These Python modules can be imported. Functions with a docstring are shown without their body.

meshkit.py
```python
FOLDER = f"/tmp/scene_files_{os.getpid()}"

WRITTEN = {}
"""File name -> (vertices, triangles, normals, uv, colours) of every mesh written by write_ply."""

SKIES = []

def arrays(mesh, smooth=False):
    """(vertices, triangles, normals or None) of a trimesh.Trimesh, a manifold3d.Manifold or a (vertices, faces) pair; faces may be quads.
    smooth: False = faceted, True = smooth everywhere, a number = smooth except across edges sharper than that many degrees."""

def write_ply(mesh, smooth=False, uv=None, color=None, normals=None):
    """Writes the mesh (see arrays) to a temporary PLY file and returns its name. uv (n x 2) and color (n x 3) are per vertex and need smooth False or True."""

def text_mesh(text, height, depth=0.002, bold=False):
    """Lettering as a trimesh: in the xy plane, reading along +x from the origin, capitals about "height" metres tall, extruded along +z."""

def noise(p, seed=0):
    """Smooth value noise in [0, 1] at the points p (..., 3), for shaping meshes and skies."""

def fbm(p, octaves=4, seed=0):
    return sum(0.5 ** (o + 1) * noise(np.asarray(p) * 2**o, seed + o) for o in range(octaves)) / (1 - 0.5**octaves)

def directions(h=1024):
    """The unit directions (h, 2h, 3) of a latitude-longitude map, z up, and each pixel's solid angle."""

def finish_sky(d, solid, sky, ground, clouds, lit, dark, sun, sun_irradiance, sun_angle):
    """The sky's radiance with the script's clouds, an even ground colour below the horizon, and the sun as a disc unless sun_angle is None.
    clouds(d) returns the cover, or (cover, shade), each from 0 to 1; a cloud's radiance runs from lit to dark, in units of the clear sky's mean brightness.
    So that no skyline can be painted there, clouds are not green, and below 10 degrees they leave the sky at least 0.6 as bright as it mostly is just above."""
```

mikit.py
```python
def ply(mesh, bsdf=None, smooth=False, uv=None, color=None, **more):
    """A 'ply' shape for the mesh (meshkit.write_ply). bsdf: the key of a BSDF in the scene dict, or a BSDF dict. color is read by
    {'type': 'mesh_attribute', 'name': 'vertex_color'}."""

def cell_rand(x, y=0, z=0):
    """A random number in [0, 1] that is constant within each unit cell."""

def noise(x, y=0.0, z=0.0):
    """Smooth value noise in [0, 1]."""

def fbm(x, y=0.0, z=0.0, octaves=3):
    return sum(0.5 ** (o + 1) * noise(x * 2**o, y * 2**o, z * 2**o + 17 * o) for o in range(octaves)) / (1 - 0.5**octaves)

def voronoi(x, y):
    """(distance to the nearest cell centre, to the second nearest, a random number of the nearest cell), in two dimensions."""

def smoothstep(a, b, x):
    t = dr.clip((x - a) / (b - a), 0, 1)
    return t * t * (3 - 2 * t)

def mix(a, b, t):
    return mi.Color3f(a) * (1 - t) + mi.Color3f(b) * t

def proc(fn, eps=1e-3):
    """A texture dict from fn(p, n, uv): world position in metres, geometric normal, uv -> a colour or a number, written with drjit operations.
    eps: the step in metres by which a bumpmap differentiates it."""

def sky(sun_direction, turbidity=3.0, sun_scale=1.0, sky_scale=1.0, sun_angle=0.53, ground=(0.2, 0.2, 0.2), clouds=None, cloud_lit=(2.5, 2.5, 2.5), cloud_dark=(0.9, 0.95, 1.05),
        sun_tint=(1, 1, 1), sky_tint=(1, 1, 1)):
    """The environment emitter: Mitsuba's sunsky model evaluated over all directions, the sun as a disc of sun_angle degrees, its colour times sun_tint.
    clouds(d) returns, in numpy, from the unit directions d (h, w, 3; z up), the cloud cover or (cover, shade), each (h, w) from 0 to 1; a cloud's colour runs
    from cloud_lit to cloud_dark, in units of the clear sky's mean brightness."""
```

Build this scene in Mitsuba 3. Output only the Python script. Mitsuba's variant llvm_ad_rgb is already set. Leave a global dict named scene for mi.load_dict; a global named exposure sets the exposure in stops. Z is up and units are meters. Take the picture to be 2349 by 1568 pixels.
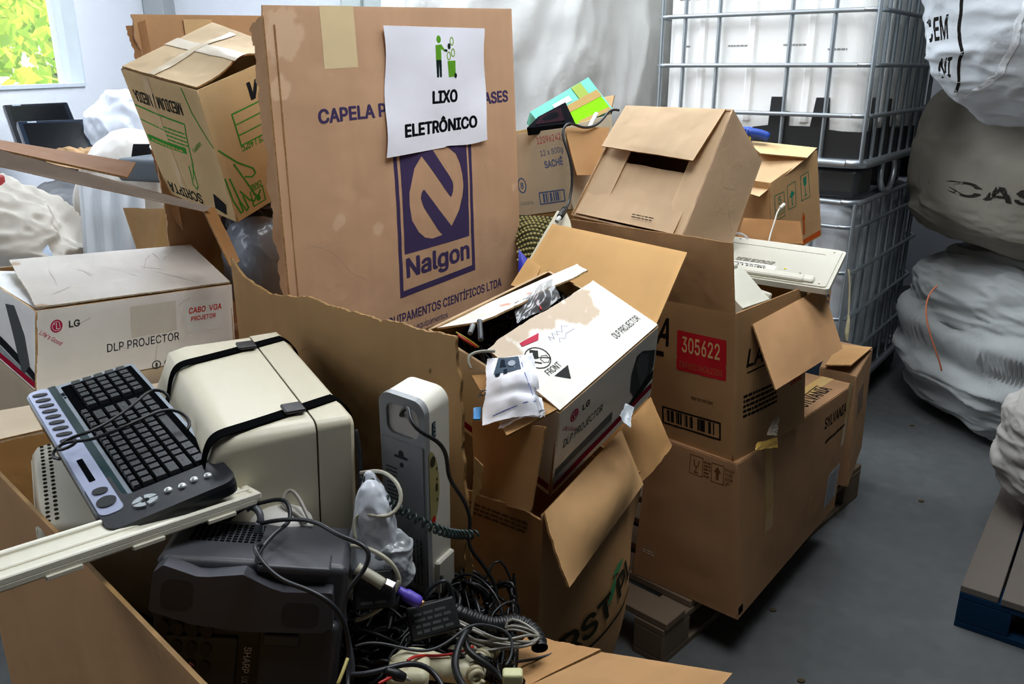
import math, random
from functools import lru_cache
import numpy as np
import trimesh
import mitsuba as mi
import mikit, meshkit
from mikit import proc, noise, fbm, smoothstep, mix
from scipy.interpolate import CubicSpline
from shapely.geometry import Polygon, Point, box as sbox, LineString
from shapely.ops import unary_union
from shapely import affinity

T = mi.ScalarTransform4f
random.seed(7)
np.random.seed(7)
RNG = np.random.default_rng(11)

# ------------------------------------------------------------------ camera, sky, added lamps, exposure
EYE, PITCH, FOCAL = np.array([0.0, 0.0, 1.6]), math.radians(18.1), 1920.0
FWD = np.array([0, math.cos(PITCH), -math.sin(PITCH)])
UPV = np.array([0, math.sin(PITCH), math.cos(PITCH)])
RGT = np.array([1.0, 0, 0])
exposure = 0.42
scene, labels = {"type": "scene"}, {}
scene["camera"] = {"type": "perspective", "fov": math.degrees(2 * math.atan(1174.5 / FOCAL)), "fov_axis": "x", "near_clip": 0.05, "far_clip": 100.0,
                   "to_world": T().look_at(origin=EYE.tolist(), target=(EYE + FWD).tolist(), up=[0, 0, 1])}
scene["sky"] = mikit.sky([0.45, 0.35, 0.8], turbidity=3.5, sun_scale=9.0, sky_scale=8.0, ground=(0.25, 0.27, 0.2),
                         clouds=lambda d: (np.clip(meshkit.fbm(d * 3.0, 4, 3) * 1.6 - 0.2, 0, 1), 0.2), cloud_lit=(3.2, 3.2, 3.2), cloud_dark=(1.6, 1.7, 1.8))
ADDED_LIGHTS = [  # unseen panels added to light the pile: centre, size x, size y, radiance
    ((-0.8, 4.2, 3.22), 1.8, 1.8, (7.6, 8.2, 9.0)),
    ((1.1, 2.8, 3.22), 1.2, 1.2, (5.6, 5.9, 6.2)),
    ((0.4, 1.3, 3.22), 1.1, 1.1, (8.2, 8.4, 8.6)),
]


def at(px, py, z):
    """a point of the room: picture column and row (2349 x 1568) and its distance along the camera's axis, in metres"""
    return EYE + z * (FWD + RGT * (px - 1174.5) / FOCAL - UPV * (py - 784.0) / FOCAL)


def on_z(px, py, h):
    d = FWD + RGT * (px - 1174.5) / FOCAL - UPV * (py - 784.0) / FOCAL
    return EYE + d * ((h - EYE[2]) / d[2])


# ------------------------------------------------------------------ names and labels
def numbered(name, pool):
    if name not in pool:
        pool.add(name)
        return name
    k = 1
    while f"{name}_{k:03d}" in pool:
        k += 1
    pool.add(f"{name}_{k:03d}")
    return f"{name}_{k:03d}"


_KEYS = set()


def thing(name, label, cat, group=None, shape=None, kind=None):
    key = numbered(name, _KEYS)
    labels[key] = {"label": label, "category": cat}
    if group:
        labels[key]["group"] = group
    if kind:
        labels[key]["kind"] = kind
    if shape is not None:
        scene[key] = shape
    return key


def struct(name, shape):
    _KEYS.add(name)
    scene[name] = shape
    labels[name] = {"label": "", "kind": "structure"}
    del labels[name]["label"]
    return name


def part(parent, name, shape, label=None, kind=None):
    key = numbered(parent + "__" + name, _KEYS)
    scene[key] = shape
    if label or kind:
        labels[key] = {k: v for k, v in (("label", label), ("kind", kind)) if v}
    return key


# ------------------------------------------------------------------ colours and materials
def lin(c):
    if isinstance(c, str):
        c = [int(c[i:i + 2], 16) / 255 for i in (1, 3, 5)]
        return np.array([x / 12.92 if x <= 0.04045 else ((x + 0.055) / 1.055) ** 2.4 for x in c])
    return np.asarray(c, float)


VC = {"type": "mesh_attribute", "name": "vertex_color"}


def two(b):
    return {"type": "twosided", "nested": b}


def corr(amp, period):
    def f(p, n, uv):
        import drjit as dr
        s = dr.sin(uv[0] * (2 * math.pi / period))
        return s * amp * 0.5 + (fbm(uv[0] * 220, uv[1] * 220, 0.0, 2) - 0.5) * 0.00022
    return f


def weave(p, n, uv):
    import drjit as dr
    return (dr.sin(p.x * 900 + p.y * 700) + dr.sin(p.z * 1100)) * 0.00006 + (fbm(p.x * 60, p.y * 60, p.z * 60, 2) - 0.5) * 0.0012


def floor_col(p, n, uv):
    a = fbm(p.x * 1.4, p.y * 1.4, 0.0, 4)
    b = fbm(p.x * 26, p.y * 26, 3.0, 3)
    c = smoothstep(0.63, 0.72, fbm(p.x * 7 + 4, p.y * 7, 9.0, 3))
    return mix(mix((0.066, 0.072, 0.073), (0.102, 0.109, 0.110), a), (0.15, 0.157, 0.157), b * 0.25 + c * 0.12)


def wall_col(p, n, uv):
    a = fbm(p.x * 1.1, p.y * 1.1, p.z * 1.1, 3)
    return mix((0.70, 0.73, 0.79), (0.77, 0.79, 0.83), a)


def wood_col(p, n, uv):
    a = fbm(uv[0] * 9, uv[1] * 90, p.z * 3, 4)
    b = fbm(p.x * 5, p.y * 5, p.z * 5, 2)
    return mix(mix((0.10, 0.085, 0.065), (0.30, 0.25, 0.19), a), (0.16, 0.15, 0.13), b * 0.6)


def pr(base, rough, **k):
    return {"type": "principled", "base_color": base, "roughness": rough, **k}


scene["card"] = two({"type": "bumpmap", "arbitrary": proc(corr(0.00010, 0.0075), 4e-4), "scale": 1.0, "bsdf": pr(VC, 0.75, specular=0.25)})
scene["card_ribbed"] = two({"type": "bumpmap", "arbitrary": proc(corr(0.00034, 0.0068), 4e-4), "scale": 1.0, "bsdf": pr(VC, 0.7, specular=0.3)})
scene["matte"] = two({"type": "diffuse", "reflectance": VC})
scene["plastic"] = two(pr(VC, 0.42, specular=0.5))
scene["gloss"] = two(pr(VC, 0.18, specular=0.5))
scene["metal"] = two(pr(VC, 0.38, metallic=0.85))
scene["silver"] = two(pr(VC, 0.3, metallic=0.55, specular=0.6))
scene["cloth"] = two({"type": "bumpmap", "arbitrary": proc(weave, 5e-4), "scale": 1.0, "bsdf": pr(VC, 0.82, specular=0.15)})
scene["tank"] = two(pr(VC, 0.35, specular=0.4))
scene["film"] = {"type": "principledthin", "base_color": {"type": "rgb", "value": [0.9, 0.92, 0.95]}, "roughness": 0.15, "spec_trans": 0.88, "diff_trans": 0.5, "eta": 1.45}
scene["bag"] = {"type": "principledthin", "base_color": VC, "roughness": 0.3, "spec_trans": 0.12, "diff_trans": 0.8, "eta": 1.4}
scene["leaf"] = {"type": "principledthin", "base_color": VC, "roughness": 0.5, "spec_trans": 0.0, "diff_trans": 1.1, "eta": 1.35}
scene["pane"] = {"type": "thindielectric"}
scene["concrete"] = two({"type": "principled", "base_color": proc(floor_col), "roughness": 0.55, "specular": 0.35})
scene["paint"] = two({"type": "diffuse", "reflectance": proc(wall_col)})
scene["dark_paint"] = two({"type": "diffuse", "reflectance": {"type": "rgb", "value": [0.17, 0.175, 0.18]}})  # unseen walls and ceiling kept dark to cut bounced light
scene["wood"] = two({"type": "diffuse", "reflectance": proc(wood_col)})


# ------------------------------------------------------------------ mesh helpers: a mesh is (V, F, C, UV), every vertex with its colour
def shade(V, c, nz=0.06, ns=7.0, seed=0):
    c = lin(c)
    k = 1 + nz * 2 * (meshkit.fbm(np.asarray(V) * ns, 3, seed) - 0.5)
    return np.clip(c[None] * k[:, None], 0, 1)


def solid(mesh, c, ang=35, nz=0.05, ns=8.0, seed=0):
    """trimesh or (V, F) with one colour -> coloured mesh, edges sharper than ang stay sharp"""
    if isinstance(mesh, (tuple, list)):
        V, F = np.asarray(mesh[0], float), np.asarray(mesh[1], int)
        if F.shape[1] == 4:
            F = np.vstack([F[:, [0, 1, 2]], F[:, [0, 2, 3]]])
        mesh = trimesh.Trimesh(V, F, process=False)
    if ang:
        mesh = trimesh.graph.smooth_shade(mesh, angle=math.radians(ang), facet_minarea=None)
    V, F = np.array(mesh.vertices), np.array(mesh.faces)
    return V, F, shade(V, c, nz, ns, seed), np.zeros((len(V), 2))


def join(*ms):
    V, F, C, U, n = [], [], [], [], 0
    for m in ms:
        V.append(m[0]); F.append(m[1] + n); C.append(m[2]); U.append(m[3]); n += len(m[0])
    return np.vstack(V), np.vstack(F), np.vstack(C), np.vstack(U)


def move(m, M):
    M = np.asarray(M, float)
    V = m[0] @ M[:3, :3].T + M[:3, 3]
    F = m[1] if np.linalg.det(M[:3, :3]) > 0 else m[1][:, ::-1]
    return V, F, m[2], m[3]


def shp(m, bsdf, smooth=True):
    return mikit.ply((m[0], m[1]), bsdf, smooth, uv=m[3], color=m[2])


def frame(b, base="lnd"):
    """4x4 of a fitted box: x along l->r, y along n->f, z up, origin at its left near lower corner; and its size"""
    g = lambda k: np.array(b[k])
    x = np.mean([g("r" + k) - g("l" + k) for k in ("nd", "nu", "fd", "fu")], 0)
    y = np.mean([g("lfd") - g("lnd"), g("rfd") - g("rnd"), g("lfu") - g("lnu"), g("rfu") - g("rnu")], 0)
    z = np.mean([g("lnu") - g("lnd"), g("rnu") - g("rnd"), g("lfu") - g("lfd"), g("rfu") - g("rfd")], 0)
    size = [np.linalg.norm(v) for v in (x, y, z)]
    X = x / size[0]
    Z = z - X * (z @ X); Z /= np.linalg.norm(Z)
    Y = np.cross(Z, X)
    c = np.mean([g(k) for k in b], 0)
    M = np.eye(4)
    M[:3, :3] = np.stack([X, Y, Z], 1)
    M[:3, 3] = c - X * size[0] / 2 - Y * size[1] / 2 - Z * size[2] / 2
    return M, size


def frm(o, x, y):
    """4x4 from an origin, an x direction and a direction near y"""
    X = np.asarray(x, float); X = X / np.linalg.norm(X)
    Z = np.cross(X, np.asarray(y, float)); Z /= np.linalg.norm(Z)
    M = np.eye(4)
    M[:3, :3] = np.stack([X, np.cross(Z, X), Z], 1)
    M[:3, 3] = o
    return M


def rot(deg, o=(0, 0, 0)):
    M = np.eye(4)
    a = math.radians(deg)
    M[:2, :2] = [[math.cos(a), -math.sin(a)], [math.sin(a), math.cos(a)]]
    M[:3, 3] = o
    return M


def bil(c):
    c = [np.asarray(x, float) for x in c]

    def f(u, v):
        u, v = np.asarray(u, float)[..., None], np.asarray(v, float)[..., None]
        return (1 - u) * (1 - v) * c[0] + u * (1 - v) * c[1] + u * v * c[2] + (1 - u) * v * c[3]
    return f


class Surf:
    """a curved sheet: four corners (lower left, lower right, upper right, upper left seen from its front), a bulge along its normal, waves"""

    def __init__(self, c, bulge=0.0, wave=0.002, wf=4.0, seed=0, extra=None):
        c = [np.asarray(x, float) for x in c]
        self.c, self.f = c, bil(c)
        self.W = (np.linalg.norm(c[1] - c[0]) + np.linalg.norm(c[2] - c[3])) / 2
        self.H = (np.linalg.norm(c[3] - c[0]) + np.linalg.norm(c[2] - c[1])) / 2
        n = np.cross(c[1] - c[0] + c[2] - c[3], c[3] - c[0] + c[2] - c[1])
        self.n = n / np.linalg.norm(n)
        self.bulge, self.wave, self.wf, self.seed, self.extra = bulge, wave, wf, seed, extra

    def __call__(self, u, v, off=0.0):
        u, v = np.asarray(u, float), np.asarray(v, float)
        P = self.f(u, v)
        e = 0.003

        def disp(u, v):
            uc, vc = np.clip(u, 0, 1), np.clip(v, 0, 1)
            win = np.minimum(1, 8 * np.minimum(np.minimum(uc, 1 - uc), np.minimum(vc, 1 - vc)) + 0.0)
            d = self.bulge * np.sin(np.pi * uc) * np.sin(np.pi * vc)
            q = np.stack([u * self.W * self.wf * 3, v * self.H * self.wf * 3, np.full_like(u, self.seed * 3.7)], -1)
            d = d + self.wave * 2 * (meshkit.fbm(q, 3, self.seed) - 0.5) * win
            if self.extra is not None:
                d = d + self.extra(u, v)
            return d
        d = disp(u, v)
        P = P + self.n * (d + off)[..., None] if np.ndim(d) else P + self.n * (d + off)
        return P


def tear(x, seed):
    x = np.asarray(x, float)
    z = np.zeros_like(x)
    lo = meshkit.fbm(np.stack([x * 14, z, z + seed], -1), 3, seed)
    hi = meshkit.fbm(np.stack([x * 130, z, z + seed + 5], -1), 3, seed + 1)
    return np.clip(lo * 1.5 - 0.35, 0, 1.2) * 0.75 + 0.30 * np.clip(hi - 0.3, 0, 1)


def sheet(s, col, th=0.0045, back=None, edge=None, nu=None, nv=None, jag=(0, 0, 0, 0), seed=0, ext=(0, 0, 0, 0), cf=None, nz=0.07):
    """solid sheet of cardboard over the Surf s. jag: torn depth in metres of the lower, right, upper and left edge"""
    nu = nu or int(np.clip(s.W / 0.02, 6, 48)); nv = nv or int(np.clip(s.H / 0.02, 6, 48))
    if max(jag) > 0:
        nu, nv = int(np.clip(s.W / 0.005, 10, 150)), int(np.clip(s.H / 0.005, 10, 150))
    a, b = np.meshgrid(np.linspace(0, 1, nu + 1), np.linspace(0, 1, nv + 1), indexing="ij")
    a2 = -ext[3] / s.W + a * (1 + (ext[3] + ext[1]) / s.W)
    b2 = -ext[0] / s.H + b * (1 + (ext[0] + ext[2]) / s.H)
    lo = jag[0] / s.H * tear(a2 * s.W, seed + 1); hi = 1 - jag[2] / s.H * tear(a2 * s.W, seed + 2)
    le = jag[3] / s.W * tear(b2 * s.H, seed + 3); ri = 1 - jag[1] / s.W * tear(b2 * s.H, seed + 4)
    u = a2 * (ri - le) + le
    v = b2 * (hi - lo) + lo
    top, bot = s(u, v, th / 2), s(u, v, -th / 2)
    nU, nV = nu + 1, nv + 1
    idx = np.arange(nU * nV).reshape(nU, nV)
    q = np.stack([idx[:-1, :-1], idx[1:, :-1], idx[1:, 1:], idx[:-1, 1:]], -1).reshape(-1, 4)
    f1 = np.vstack([q[:, [0, 1, 2]], q[:, [0, 2, 3]]])
    uvm = np.stack([u * s.W, v * s.H], -1).reshape(-1, 2)
    P1, P2 = top.reshape(-1, 3), bot.reshape(-1, 3)

    def cc(P, c, sd):
        k = 1 + nz * 2 * (meshkit.fbm(np.c_[uvm * 9, np.full(len(uvm), sd + seed)], 3, seed) - 0.5)
        k *= 1 + 0.05 * (meshkit.noise(np.c_[uvm[:, 0] * 60, uvm[:, 1] * 5, np.full(len(uvm), sd)], seed + 5) - 0.5)
        d = np.minimum(np.minimum(uvm[:, 0], s.W - uvm[:, 0]), np.minimum(uvm[:, 1], s.H - uvm[:, 1]))
        k *= 1 + 0.10 * np.exp(-np.clip(d, 0, 1) / 0.006)
        return np.clip(lin(c)[None] * k[:, None], 0, 1)
    c1 = cc(P1, col, 0)
    if cf is not None:
        c1 = cf(uvm, c1)
    c2 = cc(P2, back or col, 9)
    ring = np.concatenate([idx[:, 0], idx[-1, 1:], idx[-2::-1, -1], idx[0, -2:0:-1]])
    m = len(ring)
    ev = np.vstack([P1[ring], P2[ring]])
    k = np.arange(m); k2 = (k + 1) % m
    fe = np.vstack([np.c_[k, k + m, k2 + m], np.c_[k, k2 + m, k2]])
    ec = np.clip(lin(edge or col)[None] * (0.75 + 0.5 * RNG.random((m, 1))), 0, 1)
    ec = np.vstack([ec, ec * 0.9])
    ue = np.zeros((2 * m, 2))
    return join((P1, f1, c1, uvm), (P2, f1[:, ::-1], c2, uvm), (ev, fe, ec, ue))


FACES = {"n": ("lnd", "rnd", "rnu", "lnu"), "r": ("rnd", "rfd", "rfu", "rnu"), "f": ("rfd", "lfd", "lfu", "rfu"), "l": ("lfd", "lnd", "lnu", "lfu"), "u": ("lnu", "rnu", "rfu", "lfu"), "d": ("lfd", "rfd", "rnd", "lnd")}


def walls(b, col, faces="nrfld", bulge=0.0, wave=0.002, th=0.005, back=None, edge=None, seed=0, bulges=None, jags=None, cf=None):
    """the walls of a carton as one mesh, and the Surf of each"""
    out, S = [], {}
    for i, k in enumerate(faces):
        bb = (bulges or {}).get(k, bulge)
        s = Surf([b[x] for x in FACES[k]], bulge=bb, wave=wave, seed=seed * 7 + i)
        S[k] = s
        e = th * 0.5 if k in "nrfl" else 0
        out.append(sheet(s, col, th, back, edge, seed=seed * 5 + i, ext=(0, e, 0, e), jag=(jags or {}).get(k, (0, 0, 0, 0)), cf=(cf or {}).get(k)))
    return join(*out), S


# ------------------------------------------------------------------ flat print on a Surf: lettering and shapes in metres of that face
@lru_cache(None)
def glyphs(text, bold):
    m = meshkit.text_mesh(text, 1.0, 0.1, bold)
    keep = m.vertices[m.faces][:, :, 2].min(1) > 0.05
    f = m.faces[keep]
    ids, inv = np.unique(f.ravel(), return_inverse=True)
    return np.array(m.vertices[ids][:, :2]), inv.reshape(-1, 3)


def xf(v, x, y, sx, sy, r, shear=0.0):
    v = v * [sx, sy]
    v = np.c_[v[:, 0] + shear * v[:, 1], v[:, 1]]
    a = math.radians(r)
    return np.c_[v[:, 0] * math.cos(a) - v[:, 1] * math.sin(a) + x, v[:, 0] * math.sin(a) + v[:, 1] * math.cos(a) + y]


def txt(s, x, y, h, w=None, r=0, bold=True, shear=0.0):
    """text whose baseline starts at (x, y), capitals h high, w wide in all, turned by r degrees"""
    v, f = glyphs(s, bold)
    k = h / 1.0
    sx = (w / (v[:, 0].max() - v[:, 0].min())) if w else k
    v = v - [v[:, 0].min(), 0]
    return xf(v, x, y, sx, h, r, shear), f


def heavy(s, x, y, h, w=None, r=0, d=0.002, shear=0.0):
    """bold text in a broader stroke"""
    a = txt(s, x, y, h, w, r, True, shear)
    return [a, (a[0] + [d, 0.0], a[1]), (a[0] + [d / 2, d * 0.4], a[1])]


def pol(p):
    """shapely shape or point list -> triangles"""
    if not hasattr(p, "geom_type"):
        p = Polygon(p).buffer(0)
    vs, fs, n = [], [], 0
    for g in getattr(p, "geoms", [p]):
        if g.is_empty or g.geom_type != "Polygon":
            continue
        v, f = trimesh.creation.triangulate_polygon(g, engine="earcut")
        vs.append(v); fs.append(f + n); n += len(v)
    return np.vstack(vs), np.vstack(fs)


def rect(x0, y0, x1, y1):
    return pol(sbox(x0, y0, x1, y1))


def stroke(pts, w):
    return pol(LineString(pts).buffer(w / 2, cap_style=2, join_style=1, quad_segs=3))


def ring(pts, w):
    return pol(LineString(list(pts) + [pts[0]]).buffer(w / 2, quad_segs=3))


def ell(x, y, a, b, n=24, r=0):
    t = np.linspace(0, 2 * np.pi, n, endpoint=False)
    return pol(xf(np.c_[np.cos(t) * a, np.sin(t) * b], x, y, 1, 1, r))


def bars(x0, y0, x1, y1, n, seed):
    r = np.random.default_rng(seed)
    e = np.sort(r.uniform(x0, x1, 2 * n))
    return [rect(e[2 * i], y0, max(e[2 * i + 1], e[2 * i] + 0.0006), y1) for i in range(n)]


def lines(x0, y0, x1, y1, rows, seed, th=0.5):
    """small print, too small to read: rows of short dashes"""
    r = np.random.default_rng(seed)
    out = []
    dy = (y1 - y0) / rows
    for i in range(rows):
        x = x0
        while x < x1 - 0.004:
            w = r.uniform(0.006, 0.02)
            out.append(rect(x, y0 + dy * i, min(x + w, x1), y0 + dy * (i + th)))
            x += w + 0.003
    return out


def flat(s, items, c, off=0.0032, nz=0.03, size=0.025, sx=1.0, sy=1.0):
    """items: (2-D vertices, triangles) in metres -> coloured mesh lying on the Surf"""
    vs, fs, n = [], [], 0
    for v, f in items:
        vs.append(v); fs.append(f + n); n += len(v)
    v, f = np.vstack(vs), np.vstack(fs)
    v3 = np.c_[v, np.zeros(len(v))]
    try:
        v3, f = trimesh.remesh.subdivide_to_size(v3, f, size, max_iter=12)
    except ValueError:
        pass
    a = np.cross(v3[f[:, 1]] - v3[f[:, 0]], v3[f[:, 2]] - v3[f[:, 0]])[:, 2]
    f = np.where((a < 0)[:, None], f[:, ::-1], f)
    P = s(v3[:, 0] / s.W, v3[:, 1] / s.H, off)
    return P, f, shade(P, c, nz, 30), v3[:, :2]


def clusters(items, gap=0.014):
    """groups of print items that lie close together"""
    bb = [np.r_[v.min(0) - gap / 2, v.max(0) + gap / 2] for v, _ in items]
    g = list(range(len(items)))
    for i in range(len(items)):
        for j in range(i):
            if bb[i][0] < bb[j][2] and bb[j][0] < bb[i][2] and bb[i][1] < bb[j][3] and bb[j][1] < bb[i][3] and g[i] != g[j]:
                a, b = g[i], g[j]
                g = [b if x == a else x for x in g]
    return [[it for it, x in zip(items, g) if x == k] for k in dict.fromkeys(g)]


def prn(parent, s, items, c, name="print", off=0.0032, label=None, bsdf="matte", nz=0.03):
    for k, it in enumerate(clusters(items)):
        part(parent, name, shp(flat(s, it, c, off, nz), bsdf), label)


# ------------------------------------------------------------------ solids
def hull(pts):
    return trimesh.convex.convex_hull(np.asarray(pts, float))


def rbox(x, y, z, r=0.004, sub=1):
    """rounded box from the origin corner"""
    b = trimesh.creation.icosphere(subdivisions=sub).vertices * r
    c = np.array([[i, j, k] for i in (r, x - r) for j in (r, y - r) for k in (r, z - r)])
    return hull((c[:, None] + b[None]).reshape(-1, 3))


def cbox(x0, y0, z0, x1, y1, z1, r=0.002):
    """box with chamfered edges between two corners, few triangles"""
    p = []
    for i, sx in ((x0, 1), (x1, -1)):
        for j, sy in ((y0, 1), (y1, -1)):
            for k, sz in ((z0, 1), (z1, -1)):
                p += [(i + sx * r, j + sy * r, k), (i + sx * r, j, k + sz * r), (i, j + sy * r, k + sz * r)]
    return hull(p)


def prism(poly, h):
    p = poly if hasattr(poly, "geom_type") else Polygon(poly)
    return trimesh.creation.extrude_polygon(p, h, engine="earcut")


def curve(pts, step=0.008, closed=False):
    p = np.asarray(pts, float)
    d = np.r_[0, np.cumsum(np.linalg.norm(np.diff(p, axis=0), axis=1) + 1e-6)]
    if len(p) == 2:
        n = max(2, int(d[-1] / step))
        return p[0] + (p[1] - p[0]) * np.linspace(0, 1, n)[:, None]
    n = int(np.clip(d[-1] / step, 8, 400))
    return CubicSpline(d, p)(np.linspace(0, d[-1], n))


def tubes(p, r, sides=8, c="#222222", cap=True, nz=0.05):
    """round tube along the points p (already dense); r a number or one per point"""
    p = np.asarray(p, float)
    t = np.gradient(p, axis=0); t /= np.linalg.norm(t, axis=1, keepdims=True) + 1e-12
    n = len(p)
    a = np.zeros_like(p)
    ref = np.array([0, 0, 1.0]) if abs(t[0][2]) < 0.9 else np.array([1.0, 0, 0])
    for i in range(n):
        ref = ref - t[i] * (ref @ t[i]); ref /= np.linalg.norm(ref) + 1e-12
        a[i] = ref
    b = np.cross(t, a)
    ang = np.arange(sides) * 2 * np.pi / sides
    rr = np.broadcast_to(np.asarray(r, float), (n,))[:, None, None]
    V = p[:, None] + rr * (np.cos(ang)[None, :, None] * a[:, None] + np.sin(ang)[None, :, None] * b[:, None])
    i, j = np.meshgrid(np.arange(n - 1), np.arange(sides), indexing="ij")
    j2 = (j + 1) % sides
    q = np.stack([i * sides + j, i * sides + j2, (i + 1) * sides + j2, (i + 1) * sides + j], -1).reshape(-1, 4)
    F = np.vstack([q[:, [0, 1, 2]], q[:, [0, 2, 3]]])
    V = V.reshape(-1, 3)
    if cap:
        V = np.vstack([V, p[:1], p[-1:]])
        k = np.arange(sides)
        F = np.vstack([F, np.c_[k * 0 + n * sides, (k + 1) % sides, k], np.c_[k * 0 + n * sides + 1, (n - 1) * sides + k, (n - 1) * sides + (k + 1) % sides]])
    return V, F, shade(V, c, nz, 20), np.zeros((len(V), 2))


def cable(pts, r, c, sides=7, step=0.008):
    return tubes(curve(pts, step), r, sides, c)


def coil(pts, R, r, turns, c, sides=6, n=None):
    p = curve(pts, 0.004)
    t = np.gradient(p, axis=0); t /= np.linalg.norm(t, axis=1, keepdims=True)
    m = n or int(turns * 14)
    s = np.linspace(0, len(p) - 1, m)
    P = np.stack([np.interp(s, np.arange(len(p)), p[:, k]) for k in range(3)], 1)
    Tt = np.stack([np.interp(s, np.arange(len(p)), t[:, k]) for k in range(3)], 1)
    A = np.cross(Tt, [0.2, 0.3, 1.0]); A /= np.linalg.norm(A, axis=1, keepdims=True)
    B = np.cross(Tt, A)
    w = np.linspace(0, turns * 2 * np.pi, m)
    return tubes(P + R * (np.cos(w)[:, None] * A + np.sin(w)[:, None] * B), r, sides, c)


def blob(center, rad, e=0.6, sub=5, amp=0.05, freq=3.0, seed=0, yaw=0.0, folds=0.0, ff=14.0, flat_z=None, taper=0.0, ridge=0.0, an=(1, 1, 1), rf=1.9):
    """a filled sack: a superellipsoid with creases"""
    m = trimesh.creation.icosphere(subdivisions=sub)
    d = np.array(m.vertices)
    V = np.sign(d) * np.abs(d) ** e
    V = V / np.maximum(np.linalg.norm(V, axis=1, keepdims=True), 1e-9) * (np.linalg.norm(V, axis=1, keepdims=True) ** 0.85)
    V[:, :2] *= (1 - taper * V[:, 2:])
    V = V * np.asarray(rad)
    q = V * freq
    n1 = meshkit.fbm(q + seed * 5.1, 4, seed) - 0.5
    n2 = (1 - np.abs(meshkit.fbm(q * rf * np.asarray(an) + 9 + seed, 4, seed + 3) - 0.5) * 4).clip(-1, 1)
    n2 = np.sign(n2) * np.abs(n2) ** 1.5
    f = np.sin(V[:, 2] * ff + 5 * meshkit.fbm(V * 2.2 + seed, 3, seed + 8) * 2)
    N = d * (1 / np.asarray(rad)); N /= np.linalg.norm(N, axis=1, keepdims=True)
    V = V + N * (amp * 2 * n1 + ridge * n2 + folds * np.sign(f) * np.abs(f) ** 0.6 * (1 - 0.7 * np.abs(d[:, 2:3]).ravel()))[:, None]
    a = math.radians(yaw)
    R = np.array([[math.cos(a), -math.sin(a), 0], [math.sin(a), math.cos(a), 0], [0, 0, 1]])
    V = V @ R.T + np.asarray(center)
    if flat_z is not None:
        V[:, 2] = np.maximum(V[:, 2], flat_z)
    return V, np.array(m.faces)


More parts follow.
